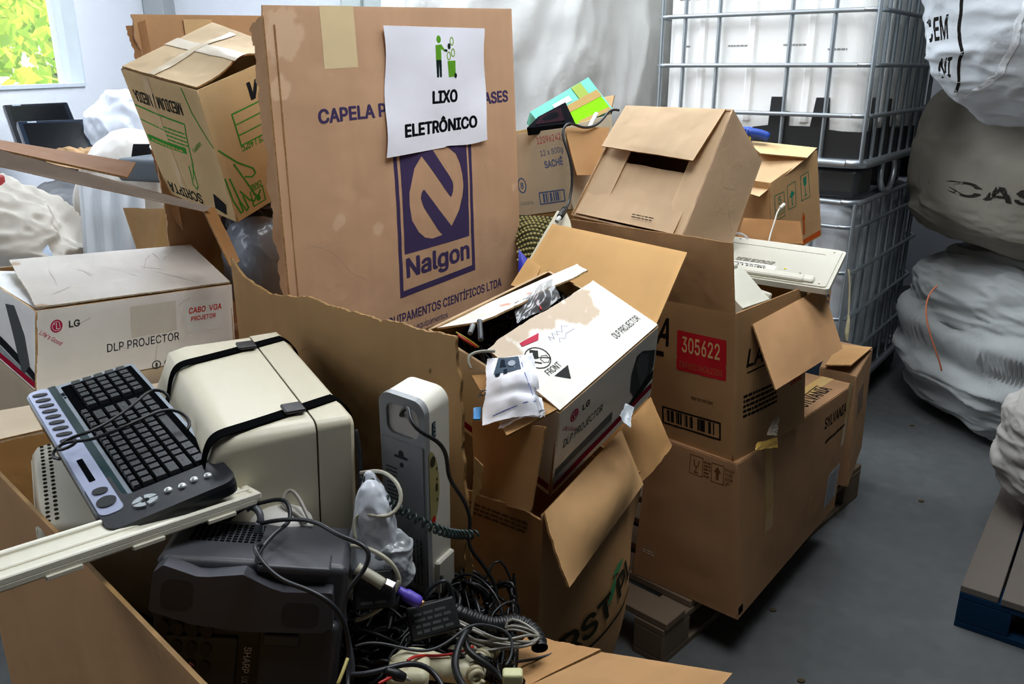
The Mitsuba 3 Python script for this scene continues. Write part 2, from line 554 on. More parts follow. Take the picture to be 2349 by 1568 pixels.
def col_mesh(vf, c, nz=0.08, ns=5.0, seed=0):
    V, F = vf
    return V, F, shade(V, c, nz, ns, seed), np.zeros((len(V), 2))


def crumple(c, amp=0.02, freq=9.0, seed=0, n=46, th=0.0012, col="#eeeeee", jag=0.01, sag=0.0):
    """a crumpled thin sheet between four corners"""
    def ex(u, v):
        q = np.stack([u * s0.W * freq, v * s0.H * freq, np.full_like(u, seed * 2.3)], -1)
        return amp * (2 * np.abs(meshkit.fbm(q, 4, seed) - 0.5) * 2 - 0.4) + sag * np.sin(np.pi * np.clip(u, 0, 1)) * np.sin(np.pi * np.clip(v, 0, 1))
    s0 = Surf(c)
    s = Surf(c, 0, 0, seed=seed, extra=ex)
    return sheet(s, col, th, nu=n, nv=n, jag=(0, 0, 0, 0), seed=seed, nz=0.03) if not jag else sheet(s, col, th, jag=(jag,) * 4, seed=seed, nz=0.03)


def dup(root, M, label, group=None):
    """a copy of a thing under the next number: each of its parts again, set in place by M"""
    base = root
    k = numbered(base, _KEYS)
    labels[k] = {"label": label, "category": labels[root]["category"]}
    if group:
        labels[k]["group"] = group
    for key in [x for x in list(scene) if x.startswith(root + "__")]:
        sub = key[len(root):]
        scene[k + sub] = {**scene[key], "to_world": T(np.asarray(M, float))}
        _KEYS.add(k + sub)
        if key in labels:
            labels[k + sub] = dict(labels[key])
    return k


# ================================================================== the room
def slab(x0, y0, z0, x1, y1, z1):
    return trimesh.creation.box(bounds=[[x0, y0, z0], [x1, y1, z1]])


def plain(mesh, bsdf):
    return mikit.ply(mesh, bsdf, False)


struct("floor", plain(slab(-2.65, -2.6, -0.08, 5.2, 6.5, 0.0), "concrete"))
struct("ceiling", plain(slab(-2.65, -2.6, 3.30, 5.2, 6.5, 3.40), "dark_paint"))
struct("wall_back", plain(slab(-2.5, 6.3, 0.0, 5.05, 6.45, 3.30), "paint"))
struct("wall_right", plain(slab(5.05, -2.6, 0.0, 5.2, 6.45, 3.30), "dark_paint"))
struct("wall_front", plain(slab(-2.65, -2.6, 0.0, 5.05, -2.45, 3.30), "dark_paint"))
WIN = [(3.3, 5.12), (0.6, 2.42)]
zb, zt = 1.50, 2.85
struct("wall_left", plain(trimesh.util.concatenate([slab(-2.65, -2.45, 0, -2.5, 6.45, zb), slab(-2.65, -2.45, zt, -2.5, 6.45, 3.30), slab(-2.65, 5.12, zb, -2.5, 6.45, zt),
                                                    slab(-2.65, 2.42, zb, -2.5, 3.3, zt), slab(-2.65, -2.45, zb, -2.5, 0.6, zt)]), "paint"))
struct("trim_1", shp(solid(cbox(-2.5, 6.08, 0, -2.36, 6.3, 3.30, 0.008), "#a3a8aa"), "matte"))
for i, (ya, yb) in enumerate(WIN, 1):
    k = f"window_{i}"
    f = trimesh.util.concatenate([slab(-2.60, ya, zb, -2.488, yb, zb + 0.018), slab(-2.60, ya, zt - 0.03, -2.488, yb, zt), slab(-2.60, ya, zb + 0.03, -2.488, ya + 0.018, zt - 0.03), slab(-2.60, yb - 0.018, zb + 0.018, -2.488, yb, zt - 0.03)])
    struct(k, shp(solid(f, "#c3ccd6", ang=None), "plastic", False))
    part(k, "pane", mikit.ply((np.array([[-2.56, ya, zb], [-2.56, yb, zb], [-2.56, yb, zt], [-2.56, ya, zt]]), np.array([[0, 1, 2, 3]])), "pane", False))
for i, (c, sx, sy, rad) in enumerate(ADDED_LIGHTS):
    k = thing("ceiling_light", ["large unseen light panel added over the back of the room", "unseen light panel added over the container side of the pile", "unseen light panel added over the front of the pile"][i], "ceiling light")
    x, y, z = c
    part(k, "frame", shp(solid(slab(x - sx / 2 - 0.05, y - sy / 2 - 0.05, z + 0.02, x + sx / 2 + 0.05, y + sy / 2 + 0.05, 3.30), "#d0d3d6", ang=None), "matte", False))
    q = (np.array([[x - sx / 2, y - sy / 2, z], [x - sx / 2, y + sy / 2, z], [x + sx / 2, y + sy / 2, z], [x + sx / 2, y - sy / 2, z]]), np.array([[0, 1, 2, 3]]))
    part(k, "diffuser", mikit.ply(q, "matte", False, color=np.full((4, 3), 0.8), emitter={"type": "area", "radiance": {"type": "rgb", "value": list(rad)}}))

# trees outside the window
for i, (cx, cy, cz, n, lab) in enumerate([(-4.5, 7.3, 1.9, 1700, "leafy yellow-green tree filling the left part of the window"), (-5.3, 10.2, 2.2, 1700, "leafy green tree behind the right part of the window")]):
    k = thing("garden_tree", lab, "tree")
    part(k, "trunk", shp(cable([(cx, cy, -0.1), (cx + 0.1, cy, 0.8), (cx, cy + 0.1, 1.6), (cx + 0.2, cy, 2.6)], 0.06, "#5b4a38"), "matte"))
    r = np.random.default_rng(40 + i)
    P = r.normal(0, 1, (n, 3)); P /= np.linalg.norm(P, axis=1, keepdims=True)
    P = P * (r.random((n, 1)) ** 0.5) * [0.8, 1.35, 1.5]
    P = P[meshkit.fbm(P * 3.2 + 3 * i, 3, 5) > 0.50] + [cx, cy, cz]
    n = len(P)
    ax = r.normal(0, 1, (n, 3)); ax[:, 2] -= 0.6; ax /= np.linalg.norm(ax, axis=1, keepdims=True)
    sd = np.cross(ax, r.normal(0, 1, (n, 3))); sd /= np.linalg.norm(sd, axis=1, keepdims=True)
    nn = np.cross(ax, sd)
    L = r.uniform(0.13, 0.26, (n, 1))
    V = np.stack([P, P + ax * L * 0.45 + sd * L * 0.3 + nn * L * 0.06, P + ax * L, P + ax * L * 0.45 - sd * L * 0.3 + nn * L * 0.06], 1).reshape(-1, 3)
    F = (np.arange(n)[:, None, None] * 4 + np.array([[0, 1, 2], [0, 2, 3]])[None]).reshape(-1, 3)
    base = np.where(r.random((n, 1)) < 0.5, lin("#c3d84e")[None], lin("#9cc23c")[None]) * r.uniform(0.7, 1.3, (n, 1))
    part(k, "foliage", shp((V, F, np.clip(np.repeat(base, 4, 0), 0, 1), np.zeros((4 * n, 2))), "leaf", False), kind="stuff")
struct("ground", shp(solid(slab(-14, -6, -0.2, -2.66, 14, -0.1), "#6d7a4a", ang=None), "matte", False))

# ================================================================== stacked caged liquid containers at the back right
IX, IY = np.array([0.794, -0.608, 0]), np.array([0.608, 0.794, 0])
IO = np.array([0.667, 4.145, 0])


def ibc(z0, label, tank_col, guard):
    M = np.eye(4); M[:3, 0], M[:3, 1], M[:3, 3] = IX, IY, IO + [0, 0, z0]
    k = thing("liquid_container", label, "container")
    P = lambda m: move(m, M)
    body = trimesh.creation.box(bounds=[[0, 0, 0], [0.93, 1.13, 0.90]])
    tk = rbox(0.93, 1.13, 0.89, 0.075, 3)
    tk = tk.subdivide().subdivide() if len(tk.faces) < 3000 else tk
    V = np.array(tk.vertices)
    V += [0.035, 0.035, 0.15]
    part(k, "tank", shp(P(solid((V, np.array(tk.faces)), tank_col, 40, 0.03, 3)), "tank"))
    # moulded vertical ribs of the tank
    for x in (0.225, 0.46, 0.72):
        part(k, "tank_rib", shp(P(solid(cbox(x - 0.02, 0.024, 0.3, x + 0.02, 0.05, 1.0, 0.008), tank_col)), "tank"))
    for y in (0.25, 0.55, 0.85):
        part(k, "tank_rib", shp(P(solid(cbox(0.95, y - 0.02, 0.3, 0.976, y + 0.02, 1.0, 0.008), tank_col)), "tank"))

    def loop(z, r, col="#aeb6bc", inset=0.0, rad=0.07):
        a = np.linspace(0, np.pi / 2, 7)
        pts = []
        for cx, cy, t in ((1 - rad, rad, -np.pi / 2), (1 - rad, 1.2 - rad, 0), (rad, 1.2 - rad, np.pi / 2), (rad, rad, np.pi)):
            for q in a:
                pts.append((cx + (rad - inset) * math.cos(t + q), cy + (rad - inset) * math.sin(t + q), z))
        pts = np.array(pts + pts[:1])
        d = np.r_[0, np.cumsum(np.linalg.norm(np.diff(pts, axis=0), axis=1))]
        s = np.unique(np.r_[d, np.linspace(0, d[-1], 60)])
        return tubes(np.stack([np.interp(s, d, pts[:, i]) for i in range(3)], 1), r, 8, col, cap=False)
    for z in (0.34, 0.54, 0.75, 0.95):
        part(k, "rail", shp(P(loop(z, 0.0095)), "metal"))
    part(k, "top_rail", shp(P(loop(1.055, 0.013)), "metal"))
    part(k, "base_frame", shp(P(join(loop(0.145, 0.02), solid(slab(0.03, 0.03, 0.125, 0.97, 1.17, 0.15), "#8e959a", None))), "metal"))
    for x in (0.03, 0.145, 0.31, 0.635, 0.815, 0.985):
        part(k, "upright", shp(P(tubes(curve([(x, 0.012, 0.15), (x, 0.012, 1.05)], 0.2), 0.0095, 8, "#a9b2b8")), "metal"))
    for y in (0.14, 0.28, 0.44, 0.60, 0.76, 0.92, 1.06):
        part(k, "upright", shp(P(tubes(curve([(0.988, y, 0.15), (0.988, y, 1.05)], 0.2), 0.0095, 8, "#a9b2b8")), "metal"))
    for x in (0.015, 0.42, 0.80):
        for y in (0.015, 0.50, 0.965):
            part(k, "foot", shp(P(solid(rbox(0.185, 0.22, 0.13, 0.03, 2).apply_translation([x, y, 0.0]), "#26292b")), "plastic"))
    if guard:
        g = Polygon([(0.50, 0.15), (0.985, 0.15), (0.985, 0.275), (0.89, 0.275), (0.835, 0.28), (0.825, 0.41), (0.77, 0.41), (0.755, 0.29), (0.66, 0.29), (0.66, 0.35), (0.63, 0.35), (0.625, 0.41), (0.575, 0.41), (0.57, 0.29), (0.50, 0.28)])
        m = prism(g, 0.012)
        V = np.array(m.vertices); V = np.c_[V[:, 0], 0.03 - V[:, 2], V[:, 1]]
        part(k, "corner_guard", shp(P(solid(trimesh.Trimesh(V, m.faces), "#1b1d1e")), "plastic"))
        g = Polygon([(0.015, 0.15), (0.9, 0.15), (0.9, 0.26), (0.5, 0.27), (0.42, 0.28), (0.41, 0.40), (0.36, 0.40), (0.35, 0.28), (0.2, 0.28), (0.19, 0.41), (0.14, 0.41), (0.13, 0.275), (0.015, 0.275)])
        m = prism(g, 0.012)
        V = np.array(m.vertices); V = np.c_[0.978 - V[:, 2], V[:, 0], V[:, 1]]
        part(k, "corner_guard", shp(P(solid(trimesh.Trimesh(V, m.faces).copy(), "#1b1d1e")), "plastic"))
        part(k, "fork_bracket", shp(P(cable([(0.99, 0.34, 0.14), (1.0, 0.32, 0.03), (1.0, 0.38, 0.0), (1.0, 0.46, 0.0), (1.0, 0.50, 0.03), (0.99, 0.52, 0.14)], 0.014, "#c6cdd2")), "metal"))
    s = Surf([M[:3, :3] @ np.array(q) + M[:3, 3] for q in ((0.05, 0.035, 0.2), (0.95, 0.035, 0.2), (0.95, 0.035, 1.05), (0.05, 0.035, 1.05))], wave=0)
    it = []
    for (x, z, w) in ((0.05, 0.62, 0.05), (0.13, 0.62, 0.08), (0.27, 0.625, 0.12), (0.5, 0.625, 0.14), (0.73, 0.62, 0.09), (0.3, 0.42, 0.10), (0.55, 0.42, 0.12), (0.74, 0.40, 0.08), (0.08, 0.42, 0.04)):
        it += lines(x, z, x + w, z + 0.012, 1, int(x * 100), 0.5)
    prn(k, s, it, "#8d8f8f", "moulded_marks", off=0.002)
    return k


ibc(0.0, "lower caged container with shade put into its grey tank colour, standing on the floor under the other one", "#c6cbd0", False)  # tank coloured darker than the upper one to carry its shade
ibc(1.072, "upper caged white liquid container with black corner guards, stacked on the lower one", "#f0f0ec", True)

# ================================================================== sacks on the right
SK = thing("woven_sack", "large white woven sack with creases, lowest of the stack on the right", "sack")
part(SK, "body", shp(col_mesh(blob((2.80, 3.72, 0.42), (0.86, 0.60, 0.43), 0.5, 6, 0.03, 3.0, 1, 10, folds=0.020, ff=34, flat_z=0.002, ridge=0.032, an=(0.5, 0.5, 2.2)), "#a9adad"), "cloth"))
part(SK, "stitching", shp(cable([at(2150, 655, 3.16), at(2125, 700, 3.14), at(2135, 770, 3.12), at(2160, 850, 3.12)], 0.003, "#b0674c"), "matte"), "red stitched seam")
SK = thing("woven_sack", "dirty grey-brown woven sack printed CASES, middle of the stack", "sack")
bv = blob((2.71, 3.70, 1.14), (0.86, 0.60, 0.31), 0.46, 6, 0.03, 2.6, 2, 8, folds=0.004, ff=26, ridge=0.013, an=(0.6, 0.6, 2.0))
V = bv[0]
V[:, 2] += np.where(V[:, 2] > 1.14, 0.16 * np.exp(-((V[:, 0] - 1.99) / 0.16) ** 2) * np.clip((V[:, 2] - 1.14) / 0.3, 0, 1), 0)
part(SK, "body", shp(col_mesh(bv, "#78746a", 0.2, 3.5, 4), "cloth"))
SK2 = thing("woven_sack", "white woven sack with a seam and black printed letters, topmost of the stack", "sack")
part(SK2, "body", shp(col_mesh(blob((2.58, 3.42, 2.03), (1.04, 0.50, 0.72), 0.66, 6, 0.03, 2.4, 3, 12, folds=0.004, ff=13, ridge=0.022, an=(0.6, 0.6, 1.6)), "#bcc2c7"), "cloth"))
SK3 = thing("woven_sack", "white woven sack standing on the blue pallet at the right edge", "sack")
part(SK3, "body", shp(col_mesh(blob((2.12, 2.50, 0.385), (0.44, 0.40, 0.25), 0.72, 6, 0.03, 3.2, 7, 30, folds=0.010, ff=26, flat_z=0.146, ridge=0.022, an=(0.7, 0.7, 1.8)), "#a3a19c"), "cloth"))

# lettering laid on the sacks by dropping it along the view of a person in front of them
TM = {}


def stick(key, items, o, ux, uy, c, off=0.002, name="print"):
    """flat lettering (metres) on the plane at o, pressed straight back onto the mesh of the part key"""
    v, f, n = [], [], 0
    for a, b in items:
        v.append(a); f.append(b + n); n += len(a)
    v, f = np.vstack(v), np.vstack(f)
    v3, f = trimesh.remesh.subdivide_to_size(np.c_[v, np.zeros(len(v))], f, 0.02, max_iter=12)
    ux = np.asarray(ux, float) / np.linalg.norm(ux); uy = np.asarray(uy, float); uy = uy - ux * (uy @ ux); uy /= np.linalg.norm(uy)
    nn = np.cross(ux, uy)
    P = np.asarray(o) + v3[:, :1] * ux + v3[:, 1:2] * uy
    if key not in TM:
        w = meshkit.WRITTEN[scene[key]["filename"]]
        TM[key] = trimesh.Trimesh(w[0], w[1], process=False)
    m = TM[key]
    loc, ri, _ = m.ray.intersects_location(P + nn * 0.8, np.tile(-nn, (len(P), 1)), multiple_hits=False)
    hit = np.full((len(P), 3), np.nan); hit[ri] = loc
    ok = ~np.isnan(hit[f].sum((1, 2)))
    d = np.linalg.norm(hit[f] - hit[f][:, [1, 2, 0]], axis=2).max(1)
    f = f[ok & (np.nan_to_num(d, nan=9) < 0.09)]
    if not len(f):
        print('no hit', key)
        return
    ids, inv = np.unique(f.ravel(), return_inverse=True)
    P = hit[ids] + nn * off
    part(key.split("__")[0], name, shp((P, inv.reshape(-1, 3), shade(P, c, 0.2, 40), np.zeros((len(P), 2))), "matte"))


stick("woven_sack_001__body", [txt("CASES", 0, 0, 0.055, 0.235, r=2)], at(2243, 463, 3.30), (1, 0.0, 0), (0, 0, 1), "#2b2926", 0.005)
stick("woven_sack_002__body", [txt("AGEM", -0.03, 0.0, 0.08, 0.058), txt("NI", 0.012, -0.14, 0.07, 0.026), stroke([(-0.03, 0.16), (0.015, 0.17), (0.045, 0.22), (0.055, 0.12), (0.05, 0.02), (0.055, -0.08), (0.065, -0.22), (0.03, -0.24)], 0.007)], at(2130, 96, 3.25), (1, -0.25, 0.2), (0.05, 0, 1), "#22211f")
stick("woven_sack_002__body", [stroke([(0.0, 0.30), (-0.02, 0.16), (0.0, 0.04), (0.01, -0.10), (0.005, -0.2), (0.02, -0.32)], 0.016)], at(2262, 170, 3.0), (1, 0, 0), (0, 0, 1), "#dde2e6", 0.004, "seam")

# ================================================================== wooden pallets


def pallet(o, ax, ay, la, lb, label, col, paint=None, group=None, pitch=0.135):
    """planks along ax on top, three skids of blocks along ay"""
    M = frm(o, ax, ay)
    if M[2, 2] < 0:
        M[:3, 1:3] *= -1
        M[:3, 3] = np.asarray(o, float) + np.asarray(ay, float) / np.linalg.norm(ay) * lb
    k = thing("wooden_pallet", label, "pallet", group)
    r = np.random.default_rng(int(abs(o[0]) * 100) + 3)
    P = lambda m: move(m, M)
    n = int(lb / pitch)
    for i in range(n):
        y = i * (lb - 0.10) / (n - 1)
        m = P(solid(cbox(r.uniform(-0.008, 0.008), y, 0.118, la + r.uniform(-0.008, 0.008), y + 0.10 + r.uniform(-0.006, 0.006), 0.14, 0.002), col, nz=0.18, ns=14, seed=i))
        part(k, "top_plank", shp(m, "matte"))
    for x in (0.0, la / 2 - 0.05, la - 0.10):
        part(k, "skid", shp(P(solid(cbox(x, 0, 0.098, x + 0.1, lb, 0.118, 0.002), paint or col, nz=0.15, ns=12)), "matte"))
        part(k, "skid", shp(P(solid(cbox(x, 0, 0.0, x + 0.1, lb, 0.02, 0.002), paint or col, nz=0.15, ns=12)), "matte"))
        for y in (0.0, lb / 2 - 0.07, lb - 0.14):
            part(k, "block", shp(P(solid(cbox(x, y, 0.02, x + 0.1, y + 0.14, 0.098, 0.003), paint or col, nz=0.2, ns=14)), "matte"))
    return k, M


PA, PB = np.array([0.69, 0.725, 0]), np.array([-0.725, 0.69, 0])
pk, PM = pallet((0.42, 1.955, 0), PB, PA * 1.0, 1.0, 1.36, "weathered wooden pallet under the carton stack beside the aisle", "#6f6152")
pallet((0.26, 1.79, 0), PB, -PA, 1.0, 1.25, "wooden pallet under the bulging carton, one plank end in view", "#665744")
bk, BM = pallet((1.335, 2.14, 0), (0.60, 0.80, 0), (0.80, -0.60, 0), 1.0, 1.2, "blue painted wooden pallet under the sack at the right edge", "#6a635c", "#18304a", pitch=0.106)

# ================================================================== things in the background
B1 = thing("bulk_bag", "tall slack white bulk bag leaning behind the cartons, left of the caged containers", "bag")
bv = blob((0.10, 4.86, 1.25), (0.78, 0.52, 1.55), 0.66, 6, 0.03, 1.5, 5, -15, ridge=0.045, an=(1.8, 1.8, 0.45), flat_z=0.002)
V = bv[0]
V = V + np.array([0.0, -1.0, 0.0]) * (0.012 * np.sin((V[:, 0] * 2.2 - V[:, 2] * 0.9) * 9 + 6 * meshkit.fbm(V * 2, 2, 4)))[:, None]
part(B1, "body", shp(col_mesh((V, bv[1]), "#b4b4b0", 0.22, 2.2, 3), "cloth"))
CT = thing("storage_bin", "grey ribbed storage bin with green lid, behind the tall carton", "bin")
part(CT, "body", shp(solid(cbox(-1.07, 5.6, 0, -0.28, 6.2, 2.10, 0.01), "#9fa7a5"), "plastic"))
for i in range(6):
    part(CT, "rib", shp(solid(cbox(-0.94 + i * 0.13, 5.585, 0.05, -0.925 + i * 0.13, 5.60, 2.05, 0.002), "#6d7674"), "plastic"))
part(CT, "lid", shp(solid(cbox(-1.11, 5.56, 2.10, -0.24, 6.24, 2.15, 0.01), "#4fa382"), "plastic"))

# pile at the left behind the projector carton
H1 = thing("tarpaulin", "heaped dirty white tarpaulin at the left edge below the long flap", "tarpaulin")
part(H1, "body", shp(col_mesh(blob((-1.92, 2.80, 0.58), (0.46, 0.46, 0.64), 0.7, 6, 0.05, 2.2, 12, 25, ridge=0.06, an=(0.6, 1, 1.5), flat_z=0.002), "#b0aca3", 0.14, 4), "cloth"))
H2 = thing("plastic_sheet", "upright milky plastic sheet left of the torn brown flap", "sheet")
sp = Surf([at(196, 640, 2.75), at(345, 640, 2.75), at(330, 440, 2.85), at(180, 415, 2.9)], wave=0.004, extra=lambda u, v: 0.012 * np.sin(u * 22))
part(H2, "body", shp(sheet(sp, "#bfc6cc", 0.004), "plastic"))
H5 = thing("blue_sheet", "pale blue plastic sheet below the tarpaulin at the left edge", "sheet")
part(H5, "body", shp(crumple([at(-60, 640, 2.5), at(150, 640, 2.62), at(105, 540, 2.72), at(-60, 555, 2.62)], 0.012, 5, 3, col="#aebfd4"), "plastic"))


def lcd(c4, label, col):
    k = thing("flat_monitor", label, "monitor", "flat monitors leaning by the wall")
    s = Surf(c4, wave=0)
    n = s.n
    M = frm(s.c[0], s.c[1] - s.c[0], s.c[3] - s.c[0])
    W, Hh = s.W, s.H
    part(k, "casing", shp(move(solid(rbox(W, Hh, 0.04, 0.008, 2).apply_translation([0, 0, -0.04]), col), M), "gloss"))
    part(k, "screen", shp(move(solid(slab(0.022, 0.03, 0.0, W - 0.022, Hh - 0.022, 0.002), "#06080c", None), M), "gloss", False))
    part(k, "badge", shp(move(solid(slab(0.04, Hh - 0.017, 0.0, 0.075, Hh - 0.008, 0.0012), "#8c97a5", None), M), "plastic", False))
    return k


lcd([at(52, 372, 3.75), at(205, 360, 3.9), at(157, 224, 4.08), at(6, 238, 3.95)], "larger black flat monitor leaning behind the other one below the window", "#14181f")
lcd([at(74, 384, 3.45), at(232, 374, 3.6), at(206, 266, 3.72), at(48, 276, 3.58)], "smaller glossy dark flat monitor in front of the other one below the window", "#1a2433")
k = thing("kraft_paper", "crumpled sheet of brown kraft paper in front of the dark monitors", "paper")
part(k, "sheet", shp(crumple([at(95, 385, 3.1), at(260, 385, 3.1), at(232, 330, 3.25), at(118, 338, 3.2)], 0.03, 8, 5, col="#b59572"), "matte"))
k = thing("foil_bag", "shiny silver-white plastic bag against the wall, left of the gloves carton", "bag")
part(k, "body", shp(col_mesh(blob(at(300, 290, 3.75) + [0, 0, -0.12], (0.17, 0.14, 0.27), 0.8, 5, 0.03, 6, 21, ridge=0.025, an=(1, 1, 0.5), rf=1.2), "#dfe7f4", 0.1, 12), "gloss"))
k = thing("shopping_bag", "white plastic bag with a black printed block, left of the gloves carton", "bag")
part(k, "body", shp(col_mesh(blob(at(300, 372, 3.25) + [0, 0, -0.08], (0.19, 0.15, 0.20), 0.8, 5, 0.02, 4, 22, ridge=0.02, an=(1, 1, 0.5), rf=1.2, taper=0.3), "#e2e0da", 0.06, 6), "plastic"))
stick(k + "__body", [rect(0, 0, 0.10, 0.055)], at(293, 368, 3.1), (1, 0, -0.05), (0.2, 0, 1), "#1c1c1e")
k = thing("grey_case", "dark grey plastic case wedged under the printed white bag", "case")
part(k, "body", shp(move(solid(rbox(0.22, 0.2, 0.08, 0.015, 2), "#4a545e"), rot(-20, at(270, 415, 3.0))), "plastic"))
k = thing("scrap_heap", "heap of dark scrap under the bags at the wall", "scrap")
part(k, "body", shp(col_mesh(blob((-1.72, 3.72, 0.52), (0.66, 0.36, 0.62), 0.75, 5, 0.04, 3, 31, 12, ridge=0.03, flat_z=0.002), "#6a6c70", 0.2, 6), "plastic"))
k = thing("red_box", "red box glimpsed at the left edge behind the long flap", "box")
part(k, "body", shp(solid(rbox(0.115, 0.05, 0.06, 0.01).apply_translation(at(-80, 446, 2.75)), "#8e2326"), "plastic"))


# ================================================================== the cartons: corners in metres, l/r left or right, n/f near or far, d/u bottom or top
B = {
    'nalgon': {'lnd': [-0.547, 1.981, 0.855], 'lnu': [-0.547, 1.965, 1.731], 'lfd': [-0.948, 2.299, 0.855], 'lfu': [-0.97, 2.276, 1.73], 'rnd': [0.03, 2.716, 0.89], 'rnu': [-0.005, 2.693, 1.769], 'rfd': [-0.389, 3.03, 0.887], 'rfu': [-0.41, 3.008, 1.763]},
    'glove': {'lnd': [-0.941, 2.316, 1.275], 'lnu': [-0.963, 2.175, 1.599], 'lfd': [-0.781, 2.518, 1.369], 'lfu': [-0.792, 2.381, 1.699], 'rnd': [-0.714, 2.166, 1.221], 'rnu': [-0.731, 2.028, 1.551], 'rfd': [-0.559, 2.366, 1.316], 'rfu': [-0.583, 2.226, 1.633]},
    'lgl': {'lnd': [-1.042, 1.711, 0.929], 'lnu': [-1.015, 1.716, 1.109], 'lfd': [-1.302, 1.955, 0.959], 'lfu': [-1.286, 1.953, 1.143], 'rnd': [-0.722, 2.06, 0.902], 'rnu': [-0.712, 2.056, 1.081], 'rfd': [-0.991, 2.299, 0.931], 'rfu': [-0.974, 2.298, 1.11]},
    'lgr': {'lnd': [0.075, 1.473, 0.802], 'lnu': [0.085, 1.388, 1.014], 'lfd': [-0.182, 1.672, 0.919], 'lfu': [-0.164, 1.578, 1.11], 'rnd': [0.303, 1.716, 0.917], 'rnu': [0.295, 1.623, 1.103], 'rfd': [0.04, 1.91, 1.023], 'rfu': [0.049, 1.818, 1.228]},
    'bulge': {'lnd': [0.031, 1.348, 0.245], 'lnu': [0.055, 1.327, 0.842], 'lfd': [-0.334, 1.539, 0.265], 'lfu': [-0.272, 1.536, 0.866], 'rnd': [0.225, 1.731, 0.208], 'rnu': [0.314, 1.709, 0.778], 'rfd': [-0.097, 1.933, 0.242], 'rfu': [-0.036, 1.931, 0.843]},
    'syl': {'lnd': [0.627, 1.977, 0.121], 'lnu': [0.594, 1.998, 0.607], 'lfd': [0.371, 2.201, 0.138], 'lfu': [0.395, 2.187, 0.604], 'rnd': [1.124, 2.604, 0.131], 'rnu': [1.132, 2.597, 0.602], 'rfd': [0.894, 2.8, 0.13], 'rfu': [0.896, 2.799, 0.605]},
    'b305': {'lnd': [0.587, 2.014, 0.608], 'lnu': [0.56, 2.02, 1.014], 'lfd': [0.234, 2.396, 0.583], 'lfu': [0.213, 2.402, 0.996], 'rnd': [0.851, 2.255, 0.616], 'rnu': [0.819, 2.264, 1.025], 'rfd': [0.498, 2.638, 0.594], 'rfu': [0.476, 2.643, 1.004]},
    'plain': {'lnd': [0.362, 2.739, 1.069], 'lnu': [0.186, 2.603, 1.167], 'lfd': [0.489, 2.842, 1.371], 'lfu': [0.356, 2.703, 1.488], 'rnd': [0.646, 2.439, 1.1], 'rnu': [0.469, 2.295, 1.151], 'rfd': [0.743, 2.54, 1.335], 'rfu': [0.609, 2.4, 1.49]},
    'sache': {'lnd': [-0.068, 2.911, 1.096], 'lnu': [-0.112, 2.925, 1.371], 'lfd': [0.112, 3.161, 1.125], 'lfu': [0.067, 3.173, 1.39], 'rnd': [0.195, 2.714, 1.167], 'rnu': [0.163, 2.724, 1.421], 'rfd': [0.382, 2.961, 1.179], 'rfu': [0.337, 2.974, 1.45]},
    'frag': {'lnd': [0.737, 3.016, 0.957], 'lnu': [0.69, 2.973, 1.251], 'lfd': [0.956, 3.208, 1.023], 'lfu': [0.904, 3.166, 1.315], 'rnd': [0.898, 2.83, 0.962], 'rnu': [0.85, 2.785, 1.241], 'rfd': [1.123, 3.018, 1.021], 'rfu': [1.061, 2.982, 1.327]},
    'small': {'lnd': [1.101, 2.832, 0.3], 'lnu': [1.108, 2.828, 0.58], 'lfd': [1.28, 3.154, 0.308], 'lfu': [1.276, 3.15, 0.575], 'rnd': [1.229, 2.754, 0.289], 'rnu': [1.21, 2.762, 0.566], 'rfd': [1.411, 3.086, 0.32], 'rfu': [1.397, 3.079, 0.566]},
    'crt': {'lnd': [-0.446, 1.157, 0.786], 'lnu': [-0.446, 1.146, 1.072], 'lfd': [-0.671, 1.552, 0.805], 'lfu': [-0.647, 1.55, 1.089], 'rnd': [-0.282, 1.254, 0.787], 'rnu': [-0.258, 1.244, 1.063], 'rfd': [-0.507, 1.646, 0.801], 'rfu': [-0.511, 1.633, 1.084]},
    'kb': {'lnd': [-0.867, 1.39, 1.029], 'lnu': [-0.865, 1.389, 1.049], 'lfd': [-0.722, 1.505, 1.051], 'lfu': [-0.726, 1.501, 1.071], 'rnd': [-0.545, 0.995, 0.986], 'rnu': [-0.548, 0.991, 1.006], 'rfd': [-0.401, 1.11, 1.007], 'rfu': [-0.399, 1.107, 1.026]},
    'dev': {'lnd': [-0.21, 1.275, 0.751], 'lnu': [-0.211, 1.235, 1.123], 'lfd': [-0.182, 1.323, 0.754], 'lfu': [-0.182, 1.284, 1.126], 'rnd': [-0.135, 1.226, 0.741], 'rnu': [-0.128, 1.187, 1.11], 'rfd': [-0.104, 1.278, 0.75], 'rfu': [-0.111, 1.24, 1.125]},
    'fax': {'lnd': [-0.517, 0.953, 0.79], 'lnu': [-0.485, 0.983, 0.975], 'lfd': [-0.533, 1.111, 0.761], 'lfu': [-0.497, 1.139, 0.936], 'rnd': [-0.253, 0.983, 0.743], 'rnu': [-0.221, 1.012, 0.927], 'rfd': [-0.276, 1.142, 0.72], 'rfu': [-0.259, 1.176, 0.917]},
    'ibc': {'lnd': [0.666, 4.145, 1.214], 'lnu': [0.667, 4.144, 1.616], 'lfd': [1.4, 5.094, 1.216], 'lfu': [1.4, 5.093, 1.615], 'rnd': [1.468, 3.531, 1.197], 'rnu': [1.439, 3.542, 1.611], 'rfd': [2.187, 4.486, 1.215], 'rfu': [2.187, 4.485, 1.61]},
}
B = {k: {c: np.array(v) for c, v in b.items()} for k, b in B.items()}
KRAFT, TAN, PALE, INNER = "#b58a60", "#c4a077", "#bda27a", "#a9834f"


def mid(a, b, t):
    return np.asarray(a) * (1 - t) + np.asarray(b) * t


